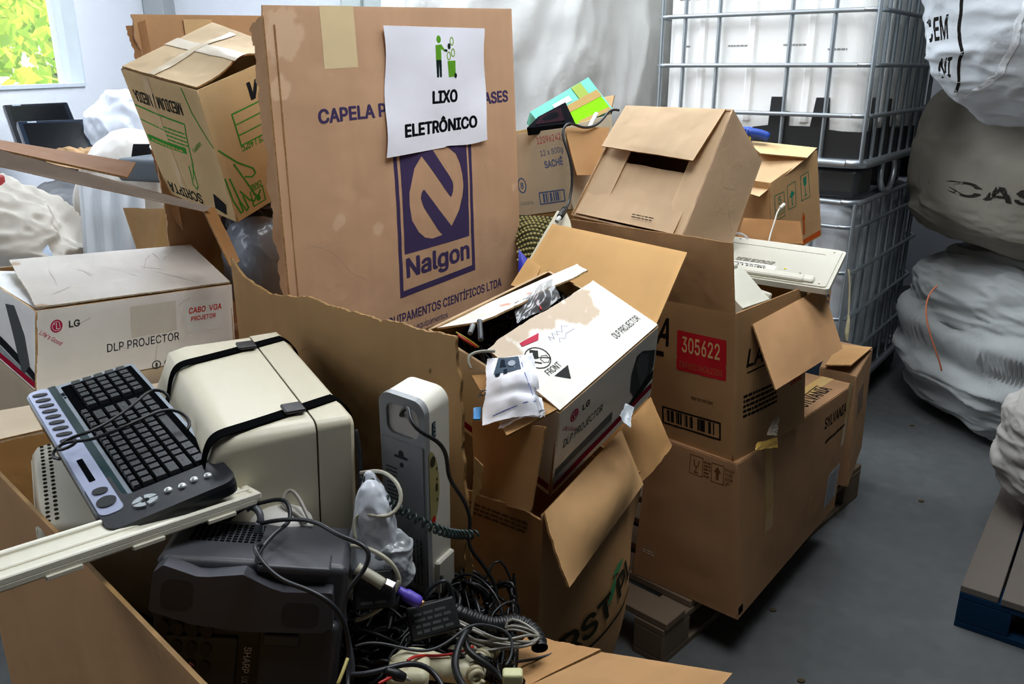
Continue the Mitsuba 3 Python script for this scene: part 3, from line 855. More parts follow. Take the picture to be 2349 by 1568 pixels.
def sub(s, u0, v0, u1, v1, off=0.0):
    """corners of a rectangle on a Surf, given in metres"""
    return [s(np.array(u / s.W), np.array(v / s.H), off) for u, v in ((u0, v0), (u1, v0), (u1, v1), (u0, v1))]


def flap(key, c, col, name="flap", jag=(0, 0, 0, 0), seed=0, bulge=0.0, wave=0.004, back=None, edge=None, extra=None, label=None, bsdf="card", cf=None):
    s = Surf(c, bulge=bulge, wave=wave, seed=seed, extra=extra)
    part(key, name, shp(sheet(s, col, 0.0045, back, edge or "#8f6c42", jag=jag, seed=seed, cf=cf), bsdf), label)
    return s


def tape(key, s, x0, y0, x1, y1, c="#d8c7a2", name="tape", off=0.0031, label=None, bsdf="matte"):
    return prn(key, s, [rect(x0, y0, x1, y1)], c, name, off, label, bsdf)


def dirty(spots, tint):
    """worn patches of torn paper, and a painted glare: soft edged blots at (x, y, radius) in metres"""
    def f(uv, c):
        k = np.zeros(len(uv))
        for x, y, r in spots:
            q = np.linalg.norm(uv - [x, y], axis=1) + (meshkit.fbm(np.c_[uv * 45, np.zeros(len(uv))], 3, 2) - 0.5) * r * 0.9
            k = np.maximum(k, np.clip((r - q) / (0.15 * r + 1e-6), 0, 1))
        return c * (1 - k[:, None]) + lin(tint)[None] * k[:, None]
    return f


def creases(key, s, n, seed, c, w=0.0022, off=0.0030):
    """pale rubbed lines where the board was bent"""
    r = np.random.default_rng(seed)
    it = []
    for i in range(n):
        x, y, a = r.uniform(0.12, 0.88) * s.W, r.uniform(0.12, 0.88) * s.H, r.uniform(0, np.pi)
        L = r.uniform(0.05, 0.2) * min(s.W, s.H)
        d = np.array([math.cos(a), math.sin(a)])
        p = [np.array([x, y]) + d * L * t + r.normal(0, 0.05 * L, 2) for t in (-1, -0.4, 0.3, 1)]
        p = [np.clip(q, [0.004, 0.004], [s.W - 0.004, s.H - 0.004]) for q in p]
        it.append(stroke(p, w * r.uniform(0.4, 1.2)))
    vs = join(*[flat(s, [q], c, off) for q in it])
    part(key, "crease_marks", shp(vs, "matte"), kind="stuff")


# ---------------------------------------------------------------- the tall carton with the sign
N = thing("tall_carton", "tall brown carton lying open to the left, with a purple logo and a white sign", "carton")
b = B["nalgon"]
m, NS = walls(b, "#c09a7a", "nrfd", wave=0.003, seed=1, back="#b58e68", jags={"n": (0, 0, 0, 0.012), "f": (0, 0.02, 0, 0)}, bulges={"n": 0.012}, cf={"n": dirty([(0.05, 0.82, 0.06), (0.03, 0.70, 0.03), (0.30, 0.33, 0.018), (0.17, 0.37, 0.02), (0.9, 0.35, 0.012)], "#cfae8f")})  # pale blots at top left paint a glare, small ones are worn paper
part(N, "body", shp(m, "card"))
q = np.array([-0.052, 0.030, 0.0])
flap(N, [b["lnd"] + q * 0.5, b["lnd"] + [0.004, -0.003, 0], b["lnu"] + [0.002, -0.004, -0.004], b["lnu"] + q * 0.8 + [0, 0, -0.04]], "#b78f6b", "torn_edge", (0, 0, 0.03, 0.04), 21, wave=0.006)
flap(N, [b["lnd"] + q * 0.2 + [0.01, 0.02, 0], b["lnd"] + [0.02, 0.02, 0], b["lnu"] + [0.02, 0.02, -0.02], b["lnu"] + q * 0.45 + [0.01, 0.02, -0.05]], "#a67c58", "torn_edge", (0, 0, 0.03, 0.035), 22, wave=0.006)
flap(N, [b["lfd"] + [-0.01, 0.01, 0.35], b["lfd"] + [0.03, 0.02, 0.30], b["lfu"] + [0.03, 0.02, -0.01], b["lfu"] + [-0.025, 0.0, -0.03]], "#b0835c", "torn_edge", (0.03, 0, 0.02, 0.03), 23, wave=0.006)
ns = NS["n"]
tape(N, ns, 0.163, 0.738, 0.272, 0.879, "#d9c49b", "paper_tape")
fi = Surf([b[k] for k in ("lfd", "rfd", "rfu", "lfu")], wave=0)
tape(N, fi, 0.145, 0.66, 0.232, 0.865, "#cfb083", "paper_tape", 0.006)
INK = "#453a5c"
prn(N, ns, heavy("CAPELA P/ EXAUSTÃO DE GASES", 0.130, 0.615, 0.031, 0.755), INK, "lettering", label="purple stencilled lettering")
logo = [(.475, .499), (.445, .469), (.419, .406), (.419, .371), (.425, .329), (.449, .292), (.473, .272), (.503, .263), (.545, .266), (.527, .285), (.473, .357), (.463, .385), (.467, .399), (.476, .408), (.586, .284), (.626, .328), (.641, .363), (.647, .394), (.644, .428), (.636, .459), (.62, .488), (.589, .51), (.554, .516), (.521, .51), (.588, .429), (.599, .413), (.602, .4), (.599, .382), (.59, .367)]
lp = Polygon(logo).buffer(0.004, quad_segs=3).buffer(-0.004, quad_segs=3)
fr = Polygon([(0.368, 0.118), (0.690, 0.128), (0.690, 0.64), (0.368, 0.64)])
prn(N, ns, [pol(Polygon([(0.392, 0.239), (0.668, 0.239), (0.668, 0.60), (0.392, 0.60)]).difference(lp)), pol(fr.difference(Polygon([(0.381, 0.136), (0.677, 0.146), (0.677, 0.62), (0.381, 0.62)]))), *heavy("Nalgon", 0.395, 0.172, 0.052, 0.268, d=0.003)], INK, "logo", label="purple logo block with frame")
prn(N, ns, [txt("EQUIPAMENTOS CIENTÍFICOS LTDA", 0.300, 0.046, 0.026, 0.517), txt("nalgon equipamentos", 0.36, 0.010, 0.018, 0.2, bold=False)], INK, "lettering")
creases(N, ns, 9, 3, "#cba98c")
SG = thing("paper_sign", "white paper sign reading LIXO ELETRÔNICO taped on the tall carton", "sign")


def sgw(u, v):
    return 0.004 + 0.003 * np.sin(u * 7 + 1) * np.cos(v * 5) + 0.004 * np.abs(np.clip(u, 0, 1) - 0.5) * np.sin(v * 9)


nb = [ns(np.array(a / ns.W), np.array(c / ns.H), 0.006) for a, c in ((0.338, 0.510), (0.760, 0.512), (0.776, 0.824), (0.366, 0.834))]
ss = Surf(nb, wave=0.0025, wf=3, seed=4, extra=sgw)


def paper_outline(s, col, th=0.0006):
    n = 40
    a, c = np.meshgrid(np.linspace(0, 1, n + 1), np.linspace(0, 1, n + 1), indexing="ij")
    u = a + (0.012 * np.sin(c * 9 + 0.5)) * (1 - 2 * a) * np.abs(1 - 2 * a) - 0.012 * np.cos(c * 6) * (a < 0.5) * (1 - 2 * a)
    v = c + 0.010 * np.sin(a * 11 + 2) * (1 - c) * (a > 0.55) + 0.0 * a
    t, bt = s(u, v, th / 2).reshape(-1, 3), s(u, v, -th / 2).reshape(-1, 3)
    i = np.arange((n + 1) ** 2).reshape(n + 1, n + 1)
    q = np.stack([i[:-1, :-1], i[1:, :-1], i[1:, 1:], i[:-1, 1:]], -1).reshape(-1, 4)
    f = np.vstack([q[:, [0, 1, 2]], q[:, [0, 2, 3]]])
    return join((t, f, shade(t, col, 0.02, 9), np.zeros((len(t), 2))), (bt, f[:, ::-1], shade(bt, col, 0.02, 9), np.zeros((len(t), 2))))


part(SG, "sheet", shp(paper_outline(ss, "#eceef8"), "matte"))
prn(SG, ss, heavy("LIXO", 0.178, 0.122, 0.031, 0.103, d=0.003) + heavy("ELETRÔNICO", 0.066, 0.044, 0.031, 0.296, d=0.003), "#15171a", "lettering", 0.0008)
# the person putting rubbish in a bin
gx, gy = 0.196, 0.19
prn(SG, ss, [ell(gx + 0.012, gy + 0.098, 0.009, 0.010), pol([(gx - 0.002, gy + 0.045), (gx - 0.002, gy + 0.083), (gx + 0.022, gy + 0.085), (gx + 0.036, gy + 0.070), (gx + 0.034, gy + 0.066), (gx + 0.020, gy + 0.074), (gx + 0.020, gy + 0.045)]),
              pol([(gx + 0.050, gy - 0.002), (gx + 0.046, gy + 0.042), (gx + 0.080, gy + 0.042), (gx + 0.080, gy + 0.0)])], "#5f9c2f", "pictogram", 0.0008, label="green figure and bin")
prn(SG, ss, [pol([(gx, gy), (gx - 0.001, gy + 0.045), (gx + 0.020, gy + 0.045), (gx + 0.020, gy), (gx + 0.012, gy), (gx + 0.0105, gy + 0.038), (gx + 0.008, gy)]), stroke([(gx + 0.034, gy + 0.070), (gx + 0.046, gy + 0.068)], 0.006), ell(gx + 0.080, gy + 0.002, 0.006, 0.007), ell(gx + 0.054, gy + 0.080, 0.006, 0.008)], "#1f2b26", "pictogram", 0.0009, label="dark parts of the figure")
prn(SG, ss, [ring(ell(gx + x, gy + y, 0.007, 0.009)[0] if False else [(gx + x + 0.007 * math.cos(t), gy + y + 0.010 * math.sin(t)) for t in np.linspace(0, 5.9, 14)], 0.003) for x, y in ((0.066, 0.093), (0.070, 0.063), (0.052, 0.055))], "#7da23c", "pictogram", 0.0009)

# ---------------------------------------------------------------- gloves carton
G = thing("gloves_carton", "tan carton with green glove drawings and upside-down MEDIUM print, tipped inside the tall carton", "carton")
b = B["glove"]
m, GS = walls(b, "#bfa57a", "nrfld", wave=0.003, seed=2, bulges={"n": 0.004, "r": 0.006})
part(G, "body", shp(m, "card"))
us = flap(G, [mid(b["lnu"], b["lnd"], -0.012), mid(b["rnu"], b["rnd"], -0.012), mid(b["rfu"], b["rfd"], -0.05), mid(b["lfu"], b["lfd"], -0.05)], "#c0a987", "flap", (0.006, 0.006, 0.004, 0.004), 24, 0.0, 0.006, extra=lambda u, v: 0.022 * np.exp(-((v - 0.55) / 0.2) ** 2) * u)
tape(G, us, -0.002, 0.125, 0.28, 0.165, "#d6ccba", "clear_tape", 0.004, bsdf="gloss")
tape(G, us, 0.10, 0.0, 0.125, 0.255, "#cdbfa6", "clear_tape", 0.0045, bsdf="gloss")
n_, r_ = GS["n"], GS["r"]
tape(G, n_, 0.076, 0.03, 0.100, 0.352, "#c2a67a", "clear_tape", bsdf="gloss")
GR = "#3f8f3a"
prn(G, n_, [txt("MEDIUM / MEDIA", 0.200, 0.309, 0.030, 0.185, r=181), txt("SCRIPTA", 0.155, 0.045, 0.03, 0.14, r=181)], "#2c2f2c", "lettering")
prn(G, n_, [stroke([(0.0, 0.262), (0.192, 0.254)], 0.004), stroke([(0.192, 0.254), (0.172, 0.14), (0.15, 0.09)], 0.003), stroke([(0.0, 0.222), (0.12, 0.215)], 0.003), pol([(0.004, 0.182), (0.166, 0.184), (0.163, 0.166), (0.006, 0.163)]),
              stroke([(0.222, 0.352), (0.235, 0.29), (0.262, 0.235), (0.277, 0.21)], 0.003), txt("Guantes", 0.197, 0.178, 0.011, 0.05, r=40, bold=False), stroke([(0.168, 0.14), (0.158, 0.07), (0.148, 0.058), (0.140, 0.07), (0.152, 0.13)], 0.003)] + lines(0.10, 0.19, 0.18, 0.235, 4, 8, 0.35), GR, "glove_drawing", label="green print")
prn(G, n_, lines(0.02, 0.168, 0.15, 0.178, 1, 12, 0.6), "#b89c6c", "glove_drawing", 0.0036)
prn(G, r_, [txt("UM", 0.262, 0.322, 0.042, 0.125, r=180)], "#23262a", "lettering")
prn(G, r_, [stroke([(0.005, 0.20), (0.045, 0.15), (0.085, 0.115), (0.088, 0.10), (0.075, 0.095), (0.055, 0.105)], 0.004), stroke([(0.035, 0.15), (0.055, 0.09), (0.072, 0.04), (0.064, 0.028), (0.050, 0.04), (0.03, 0.075)], 0.004),
              stroke([(0.012, 0.12), (0.022, 0.05), (0.034, 0.016), (0.042, 0.02), (0.034, 0.06)], 0.004), stroke([(0.0, 0.125), (0.004, 0.06), (0.016, 0.018), (0.024, 0.02), (0.02, 0.05)], 0.004),
              ring([(0.07, 0.185), (0.26, 0.185), (0.26, 0.268), (0.07, 0.268)], 0.0035), stroke([(0.07, 0.212), (0.26, 0.212)], 0.003), stroke([(0.07, 0.24), (0.26, 0.24)], 0.003), txt("104°F / 40°C", 0.168, 0.183, 0.014, 0.1, r=180),
              ring([(0.058, 0.015), (0.098, 0.015), (0.098, 0.058), (0.058, 0.058)], 0.003), ell(0.078, 0.03, 0.007, 0.008), stroke([(0.066, 0.05), (0.078, 0.036), (0.09, 0.05)], 0.005), txt("CARE", 0.098, 0.075, 0.013, 0.035, r=180)], GR, "glove_drawing")
prn(G, n_, [pol([(0.205, 0.02), (0.245, 0.012), (0.255, 0.045), (0.215, 0.065)])], "#2a2b2e", "black_tape", 0.004)

# ---------------------------------------------------------------- projector carton on the left
L = thing("projector_carton", "white projector carton with raised lid and a red handwritten note, left of the tall carton", "carton")
b = B["lgl"]
m, LS = walls(b, "#e2e0db", "nrfld", wave=0.002, seed=3, back="#b59468", edge="#b59468")
part(L, "body", shp(m, "plastic"))
lid = Surf([mid(b["lnu"], b["lnd"], -0.03), mid(b["rnu"], b["rnd"], -0.03), at(437, 562, 2.36), at(18, 597, 2.02)], wave=0.003, seed=5, bulge=0.006)
part(L, "lid", shp(sheet(lid, "#c6c0b8", 0.004, "#b59468", "#b9a98f", seed=6, jag=(0.003, 0, 0.004, 0.006), cf=dirty([(0.01, 0.0, 0.02), (0.01, 0.30, 0.012)], "#a88e72")), "plastic"))
flap(L, [b["lnu"] + [0.0, 0.01, -0.004], b["lfu"] + [0, 0, -0.004], b["lfu"] + [0.10, 0.06, -0.02], b["lnu"] + [0.06, 0.07, -0.01]], "#e2e4e8", "inner_flap", (0, 0, 0.01, 0.02), 25, edge="#b59468", bsdf="plastic")
n_, l_ = LS["n"], LS["l"]


def projector_marks(key, s, x, y, k, tx, ty, tw, th):
    prn(key, s, [ell(x, y, 0.0125 * k, 0.0145 * k), txt("Life's Good", x - 0.036 * k, y - 0.012 * k, 0.009 * k, 0.055 * k, r=-38, bold=False)], "#b02a4c", "emblem", label="dark red round emblem")
    prn(key, s, [stroke([(x - 0.0005, y + 0.008 * k), (x - 0.0005, y - 0.006 * k), (x + 0.005 * k, y - 0.006 * k)], 0.0017 * k), ring([(x + 0.009 * k * math.cos(t), y + 0.0105 * k * math.sin(t)) for t in np.linspace(0.9, 6.0, 16)][:15], 0.0013 * k), ell(x - 0.005 * k, y + 0.005 * k, 0.0014 * k, 0.0016 * k)], "#e8dfe0", "emblem", 0.0036)
    prn(key, s, [txt("LG", x + 0.026 * k, y - 0.007 * k, 0.0145 * k, 0.023 * k), txt("DLP PROJECTOR", tx, ty, th, tw, bold=False)], "#23282d", "lettering")


projector_marks(L, n_, 0.041, 0.141, 1.0, 0.149, 0.060, 0.171, 0.0195)
tape(L, n_, 0.342, 0.072, 0.438, 0.150, "#e4e5e2", "note")
prn(L, n_, [txt("CABO  VGA", 0.347, 0.122, 0.014, 0.088, shear=0.1), txt("PROJETOR", 0.352, 0.102, 0.011, 0.066, shear=0.1)], "#c23a32", "handwriting", 0.0038)
tape(L, n_, 0.205, 0.085, 0.315, 0.160, "#cfcbc0", "clear_tape", bsdf="gloss")
prn(L, n_, [pol(Point(x, 0.006).buffer(0.011).difference(Point(x, 0.006).buffer(0.0085))) for x in (0.262, 0.292)] + [ell(0.292, 0.006, 0.004, 0.006), ell(0.262, 0.006, 0.003, 0.006)], "#4a4c4a", "recycling_marks")
prn(L, n_, [rect(0.30, -0.002, 0.462, 0.012)], "#b32036", "red_stripe", 0.0036)
creases(L, lid, 14, 5, "#d8d3cc")
creases(L, n_, 6, 6, "#c9c5bc")
lw = l_.W
prn(L, l_, [pol([(lw - 0.16, 0.155), (lw - 0.11, 0.165), (lw - 0.055, 0.11), (lw - 0.03, 0.05), (lw - 0.06, 0.02), (lw - 0.075, 0.01), (lw - 0.09, 0.04)])], "#55585a", "product_picture", label="printed dark projector picture")
prn(L, l_, [pol([(0, 0.075), (0, 0.05), (lw - 0.08, 0.03), (lw - 0.002, 0.02), (lw - 0.002, 0.040), (lw - 0.05, 0.05)])], "#24272a", "product_picture", 0.0029)
prn(L, l_, [pol([(0, 0.045), (0, 0.03), (lw - 0.08, 0.015), (lw - 0.002, 0.012), (lw - 0.002, 0.019), (lw - 0.08, 0.028)])], "#9da3a5", "product_picture", 0.003)
prn(L, l_, [rect(0, 0.005, lw - 0.002, 0.020)], "#a32038", "red_stripe", 0.0034)

# ---------------------------------------------------------------- projector carton on the right
R = thing("projector_carton", "white projector carton full of cables with a torn top, leaning in the bulging carton", "carton")
b = B["lgr"]
b["rfu"] = at(1258, 622, 1.90)
m, RS = walls(b, "#dedcd2", "nrfld", wave=0.002, seed=4, back="#a5824f", edge="#b59468")
part(R, "body", shp(m, "plastic"))
u0 = Surf([b[k] for k in FACES["u"]], wave=0)
c = [mid(b["lnu"], b["lnd"], -0.012), mid(b["rnu"], b["rnd"], -0.012), at(1356, 642, 1.80), at(1112, 798, 1.565)]
tsp = [(0.02, 0.185, 0.04), (0.08, 0.18, 0.035), (0.14, 0.18, 0.04), (0.20, 0.17, 0.035), (0.26, 0.16, 0.04), (0.26, 0.12, 0.02), (0.22, 0.13, 0.03), (0.03, 0.16, 0.03)]
us = Surf(c, wave=0.003, seed=7)
part(R, "flap", shp(sheet(us, "#e6e3d8", 0.0045, "#b59468", "#a98c62", jag=(0, 0, 0.008, 0.004), seed=8, cf=dirty(tsp, "#bda78a")), "plastic"), "white top flap with torn brown patches")
wf = Surf([at(1112, 738, 1.60), at(1352, 622, 1.88), at(1326, 605, 1.93), at(984, 757, 1.675)], wave=0.006, seed=9)
part(R, "flap", shp(sheet(wf, "#dcd7cc", 0.004, "#a98c62", "#b59468", jag=(0.012, 0.01, 0.006, 0.002), seed=9, cf=dirty([(0.12, 0.03, 0.012), (0.2, 0.03, 0.01)], "#c9937f")), "plastic"), "torn white flap standing up behind the cables")
part(R, "clear_film", shp(crumple([at(1180, 742, 1.64), at(1290, 690, 1.72), at(1272, 632, 1.76), at(1180, 690, 1.70)], 0.02, 12, 31, col="#dcdcd6", n=24), "film"))
flap(R, [at(1163, 1000, 1.47), at(1286, 936, 1.505), at(1192, 852, 1.57), at(1082, 862, 1.60)], "#b98f5d", "end_flap", (0, 0, 0, 0), 26, 0.0, 0.002, label="bare brown end flap folded outwards")
n_ = RS["n"]
projector_marks(R, n_, 0.049, 0.178, 1.0, 0.022, 0.113, 0.128, 0.021)
nw = n_.W
prn(R, n_, [pol([(0.004, 0.070), (0.19, 0.078), (0.19, 0.055), (0.004, 0.050)])], "#6b6e6e", "product_picture", label="printed grey band")
prn(R, n_, [pol([(0.004, 0.050), (0.19, 0.055), (0.19, 0.045), (0.004, 0.030)])], "#a9adab", "product_picture", 0.0034)
prn(R, n_, [pol([(0.248, 0.14), (0.262, 0.185), (0.285, 0.185), (nw - 0.004, 0.152), (nw - 0.004, 0.10), (0.30, 0.045), (0.272, 0.05), (0.25, 0.09)])], "#4b4e4f", "product_picture", label="printed dark projector picture")
prn(R, n_, [pol([(0.262, 0.16), (0.275, 0.185), (0.31, 0.16), (0.315, 0.10), (0.29, 0.07)])], "#63676a", "product_picture", 0.0036)
prn(R, n_, [pol([(0.24, 0.045), (0.27, 0.062), (nw - 0.003, 0.09), (nw - 0.003, 0.062), (0.27, 0.035)])], "#2c2f30", "product_picture", 0.0037)
prn(R, n_, [pol([(0.003, 0.030), (nw - 0.003, 0.046), (nw - 0.003, 0.028), (0.003, 0.012)])], "#8e2138", "red_stripe", 0.0038)
prn(R, RS["l"], [rect(0.02, 0.012, RS["l"].W - 0.004, 0.03)], "#8e2138", "red_stripe")
part(R, "torn_tape", shp(crumple([at(1415, 955, 1.62), at(1447, 990, 1.62), at(1460, 930, 1.66), at(1432, 918, 1.66)], 0.008, 20, 33, col="#b9c0c6", n=16), "gloss"))
prn(R, us, [txt("DLP PROJECTOR", 0.235, 0.035, 0.016, 0.088, bold=False), txt("FRONT", 0.048, 0.064, 0.014, 0.04, bold=False), pol([(0.056, 0.058), (0.098, 0.058), (0.077, 0.033)])] +
    [ring([(0.064 + 0.026 * math.cos(t), 0.108 + 0.026 * math.sin(t)) for t in np.linspace(0, 5.9, 20)], 0.002), stroke([(0.044, 0.125), (0.086, 0.092)], 0.0018), pol([(0.05, 0.115), (0.066, 0.132), (0.078, 0.12), (0.064, 0.106)]), ring([(0.074 + 0.008 * (1 + 0.3 * (i % 2)) * math.cos(i * 0.52), 0.097 + 0.008 * (1 + 0.3 * (i % 2)) * math.sin(i * 0.52)) for i in range(12)], 0.0012), stroke([(0.048, 0.108), (0.06, 0.094)], 0.003)],
    "#3b3d3c", "lettering")
prn(R, us, [stroke([(0.12, 0.12), (0.125, 0.132), (0.13, 0.12), (0.138, 0.134), (0.144, 0.122), (0.15, 0.132), (0.158, 0.122), (0.17, 0.135), (0.18, 0.125)], 0.0008), stroke([(0.13, 0.105), (0.14, 0.115), (0.148, 0.106), (0.16, 0.114), (0.185, 0.112)], 0.0008)], "#8d93b8", "handwriting")
prn(R, us, [pol([(0.062, 0.155), (0.115, 0.150), (0.10, 0.138), (0.06, 0.146)])], "#c9485c", "red_stripe", 0.0034)

# ---------------------------------------------------------------- bulging carton
Q = thing("open_carton", "bulging open brown carton with flaps folded out, holding the right projector carton", "carton")
b = B["bulge"]
b["rnd"] = on_z(1380, 1512, 0.14) ; b["lnd"] = np.array([0.035, 1.355, 0.14]); b["lfd"] = np.array([-0.33, 1.56, 0.14]); b["rfd"] = np.array([-0.10, 1.95, 0.14])
b["rnu"] = at(1478, 1075, 1.90)
m, QS = walls(b, "#98724a", "nrfld", wave=0.003, seed=5, back="#8f6a3e", bulges={"n": 0.075, "l": 0.01, "r": 0.02}, jags={"l": (0, 0, 0.02, 0)})
part(Q, "body", shp(m, "card"))
flap(Q, [at(1300, 1357, 1.455), at(1474, 1112, 1.83), at(1424, 986, 1.89), b["lnu"] + [0.0, -0.004, 0.004]], "#b08a5e", "flap", (0.004, 0, 0, 0.012), 31, bulge=0.045, wave=0.004)
flap(Q, [at(1092, 1142, 1.60), at(1218, 1174, 1.49), at(1252, 976, 1.465), at(1084, 962, 1.62)], "#96724a", "flap", (0, 0, 0.004, 0), 32)
flap(Q, [at(1476, 1112, 1.87), at(1543, 1022, 1.92), at(1492, 910, 1.93), at(1420, 990, 1.90)], "#b58a58", "flap", (0.01, 0.006, 0, 0), 33, 0.008)
flap(Q, [at(1190, 642, 2.24), at(1506, 745, 1.93), at(1577, 580, 2.04), at(1268, 514, 2.36)], "#c0965f", "flap", (0, 0, 0, 0), 34, 0.004, label="tall smooth back flap leaning backwards")
flap(Q, [b["rfu"] + [0.02, -0.02, -0.04], b["rnu"] + [-0.01, 0.01, -0.04], at(1506, 745, 1.935), at(1190, 642, 2.245)], "#a67b4a", "flap", (0, 0, 0, 0), 35)
flap(Q, [at(1172, 655, 2.21), at(1216, 668, 2.17), at(1242, 612, 2.24), at(1212, 592, 2.28)], "#bd935d", "flap", (0, 0, 0, 0), 36)
n_ = QS["n"]
prn(Q, n_, heavy("FIRST PL", -0.03, 0.305, 0.048, 0.39, r=21, shear=0.15) + [stroke([(0.06, 0.318), (0.32, 0.40)], 0.007)], "#2c2b22", "lettering", 0.006)
prn(Q, n_, [pol([(0.185, 0.415), (0.205, 0.452), (0.232, 0.472), (0.225, 0.448), (0.205, 0.425)]), pol([(0.215, 0.474), (0.25, 0.472), (0.285, 0.492), (0.25, 0.490)])], "#3f7a4f", "leaf_print", 0.006, label="green leaf print")
l_ = QS["l"]
prn(Q, l_, lines(0.16, l_.H - 0.05, l_.W - 0.03, l_.H - 0.022, 3, 44, 0.5), "#54402a", "lettering", 0.005)

creases(Q, QS["l"], 10, 8, "#ad8860", off=0.0045)
# ---------------------------------------------------------------- carton 305622
C3 = thing("open_carton", "brown carton printed with red number 305622, open with flaps up and holding beige devices", "carton")
b = B["b305"]
m, CS = walls(b, "#98744e", "nrfld", wave=0.003, seed=6, back="#94703f", bulges={"l": 0.006, "n": 0.012})
part(C3, "body", shp(m, "card"))
flap(C3, [b["lfu"], b["lnu"], at(1681, 556, 2.06), at(1308, 500, 2.44)], "#9a7550", "flap", (0, 0, 0.003, 0), 41, 0.01, label="flap standing upright")
flap(C3, [at(1778, 896, 2.09), at(1932, 800, 2.33), at(1886, 658, 2.385), at(1725, 744, 2.15)], "#bb9066", "flap", (0.002, 0, 0, 0.003), 42, 0.008, label="flap hanging outwards")
flap(C3, [b["rnu"], b["rfu"], b["rfu"] + [0.10, 0.10, -0.03], b["rnu"] + [0.09, 0.08, -0.02]], "#a97e50", "flap", (0, 0, 0, 0), 43)
l_, n_ = CS["l"], CS["n"]
prn(C3, l_, [pol(sbox(0.349, 0.268, 0.491, 0.330).buffer(0.006, quad_segs=3)), pol(sbox(0.349, 0.230, 0.491, 0.256).buffer(0.006, quad_segs=3))], "#b8242b", "red_panel", label="red number panel")
prn(C3, l_, [txt("305622", 0.360, 0.279, 0.042, 0.118)], "#d3a878", "lettering", 0.0038)
prn(C3, l_, [txt("78960196062200", 0.352, 0.234, 0.018, 0.134, bold=False)], "#a8643f", "lettering", 0.0038)
prn(C3, l_, [ring([(0.293, 0.053), (0.480, 0.053), (0.480, 0.101), (0.293, 0.101)], 0.005)] + bars(0.308, 0.062, 0.462, 0.096, 26, 5) + [txt("LACTA", 0.10, 0.285, 0.075, 0.215, shear=0.25), stroke([(0.12, 0.258), (0.30, 0.258)], 0.014)], "#1e1a14", "lettering")
prn(C3, l_, lines(0.39, 0.15, 0.46, 0.165, 1, 9, 0.5), "#6d5236", "lettering")
prn(C3, n_, [txt("LACTA", 0.045, 0.255, 0.046, 0.20, shear=0.25), stroke([(0.05, 0.238), (0.22, 0.247)], 0.004)] + lines(0.035, 0.115, 0.19, 0.185, 5, 14, 0.55), "#1e1a14", "lettering")
prn(C3, n_, [txt("CAIXAS", 0.262, 0.142, 0.025, 0.072)], "#b2322c", "lettering")

# ---------------------------------------------------------------- long lamp carton under it
Y = thing("long_carton", "long closed brown carton printed SYLVANIA on the pallet, carrying the carton with the red number", "carton")
b = B["syl"]
b["lnd"][2] = 0.142; b["rnd"][2] = 0.142; b["rfd"][2] = 0.142; b["lfd"][2] = 0.142
m, YS = walls(b, "#94704f", "nrflud", wave=0.004, seed=7, bulges={"n": 0.012, "l": 0.008})
part(Y, "body", shp(m, "card"))
l_, n_, u_ = YS["l"], YS["n"], YS["u"]
prn(Y, l_, [ring([(0.152, 0.397), (0.196, 0.397), (0.196, 0.452), (0.152, 0.452)], 0.002), ring([(0.226, 0.395), (0.266, 0.395), (0.266, 0.448), (0.226, 0.448)], 0.002), pol([(0.241, 0.405), (0.251, 0.405), (0.251, 0.425), (0.258, 0.425), (0.246, 0.442), (0.234, 0.425), (0.241, 0.425)]), txt("STACK", 0.27, 0.436, 0.008, 0.030), txt("THIS", 0.27, 0.423, 0.008, 0.024), txt("SIDE", 0.27, 0.410, 0.008, 0.024), txt("UP", 0.27, 0.397, 0.008, 0.014),
                stroke([(0.165, 0.44), (0.168, 0.425), (0.174, 0.42), (0.18, 0.425), (0.183, 0.44)], 0.003), stroke([(0.174, 0.42), (0.174, 0.405)], 0.003), stroke([(0.166, 0.404), (0.182, 0.404)], 0.003)] + lines(0.2, 0.40, 0.222, 0.45, 5, 3, 0.5), "#5b3d24", "handling_marks")
prn(Y, l_, lines(0.02, 0.09, 0.06, 0.105, 2, 6, 0.5), "#c9c2b6", "handling_marks")
prn(Y, n_, [txt("SYLVANIA", 0.572, 0.378, 0.036, 0.19)] + lines(0.585, 0.325, 0.77, 0.345, 1, 7, 0.5), "#2c2620", "lettering")
prn(Y, u_, [txt("SYLVANIA", 0.50, 0.03, 0.04, 0.2), stroke([(0.48, 0.075), (0.7, 0.075)], 0.004)], "#2c2620", "lettering")
creases(Y, n_, 10, 10, "#ab8865")
tape(Y, n_, 0.662, 0.055, 0.782, 0.185, "#b9bcc0", "shipping_label", label="white shipping label")
prn(Y, n_, lines(0.672, 0.06, 0.772, 0.18, 10, 5, 0.45), "#7d8085", "shipping_label", 0.0036)
tape(Y, n_, 0.155, 0.20, 0.205, 0.478, "#a3824e", "yellow_tape", bsdf="gloss")
tape(Y, u_, 0.150, 0.0, 0.20, 0.1, "#b3925a", "yellow_tape", bsdf="gloss")
tape(Y, u_, 0.60, 0.06, 0.80, 0.10, "#b3925a", "yellow_tape", bsdf="gloss")
tape(Y, n_, 0.755, 0.25, 0.79, 0.478, "#b3925a", "yellow_tape", bsdf="gloss")
prn(Y, n_, [rect(0.002, 0.012, 0.03, 0.035)], "#16140f", "black_tape", 0.0034)
part(Y, "torn_tape", shp(crumple([at(1728, 1035, 2.22), at(1790, 1030, 2.26), at(1782, 1000, 2.27), at(1735, 1012, 2.24)], 0.012, 20, 35, col="#c6a150", n=16), "gloss"))
part(Y, "torn_tape", shp(crumple([at(1755, 1000, 2.26), at(1788, 1004, 2.26), at(1792, 950, 2.28), at(1775, 955, 2.28)], 0.008, 20, 36, col="#cdbfae", n=12), "gloss"))

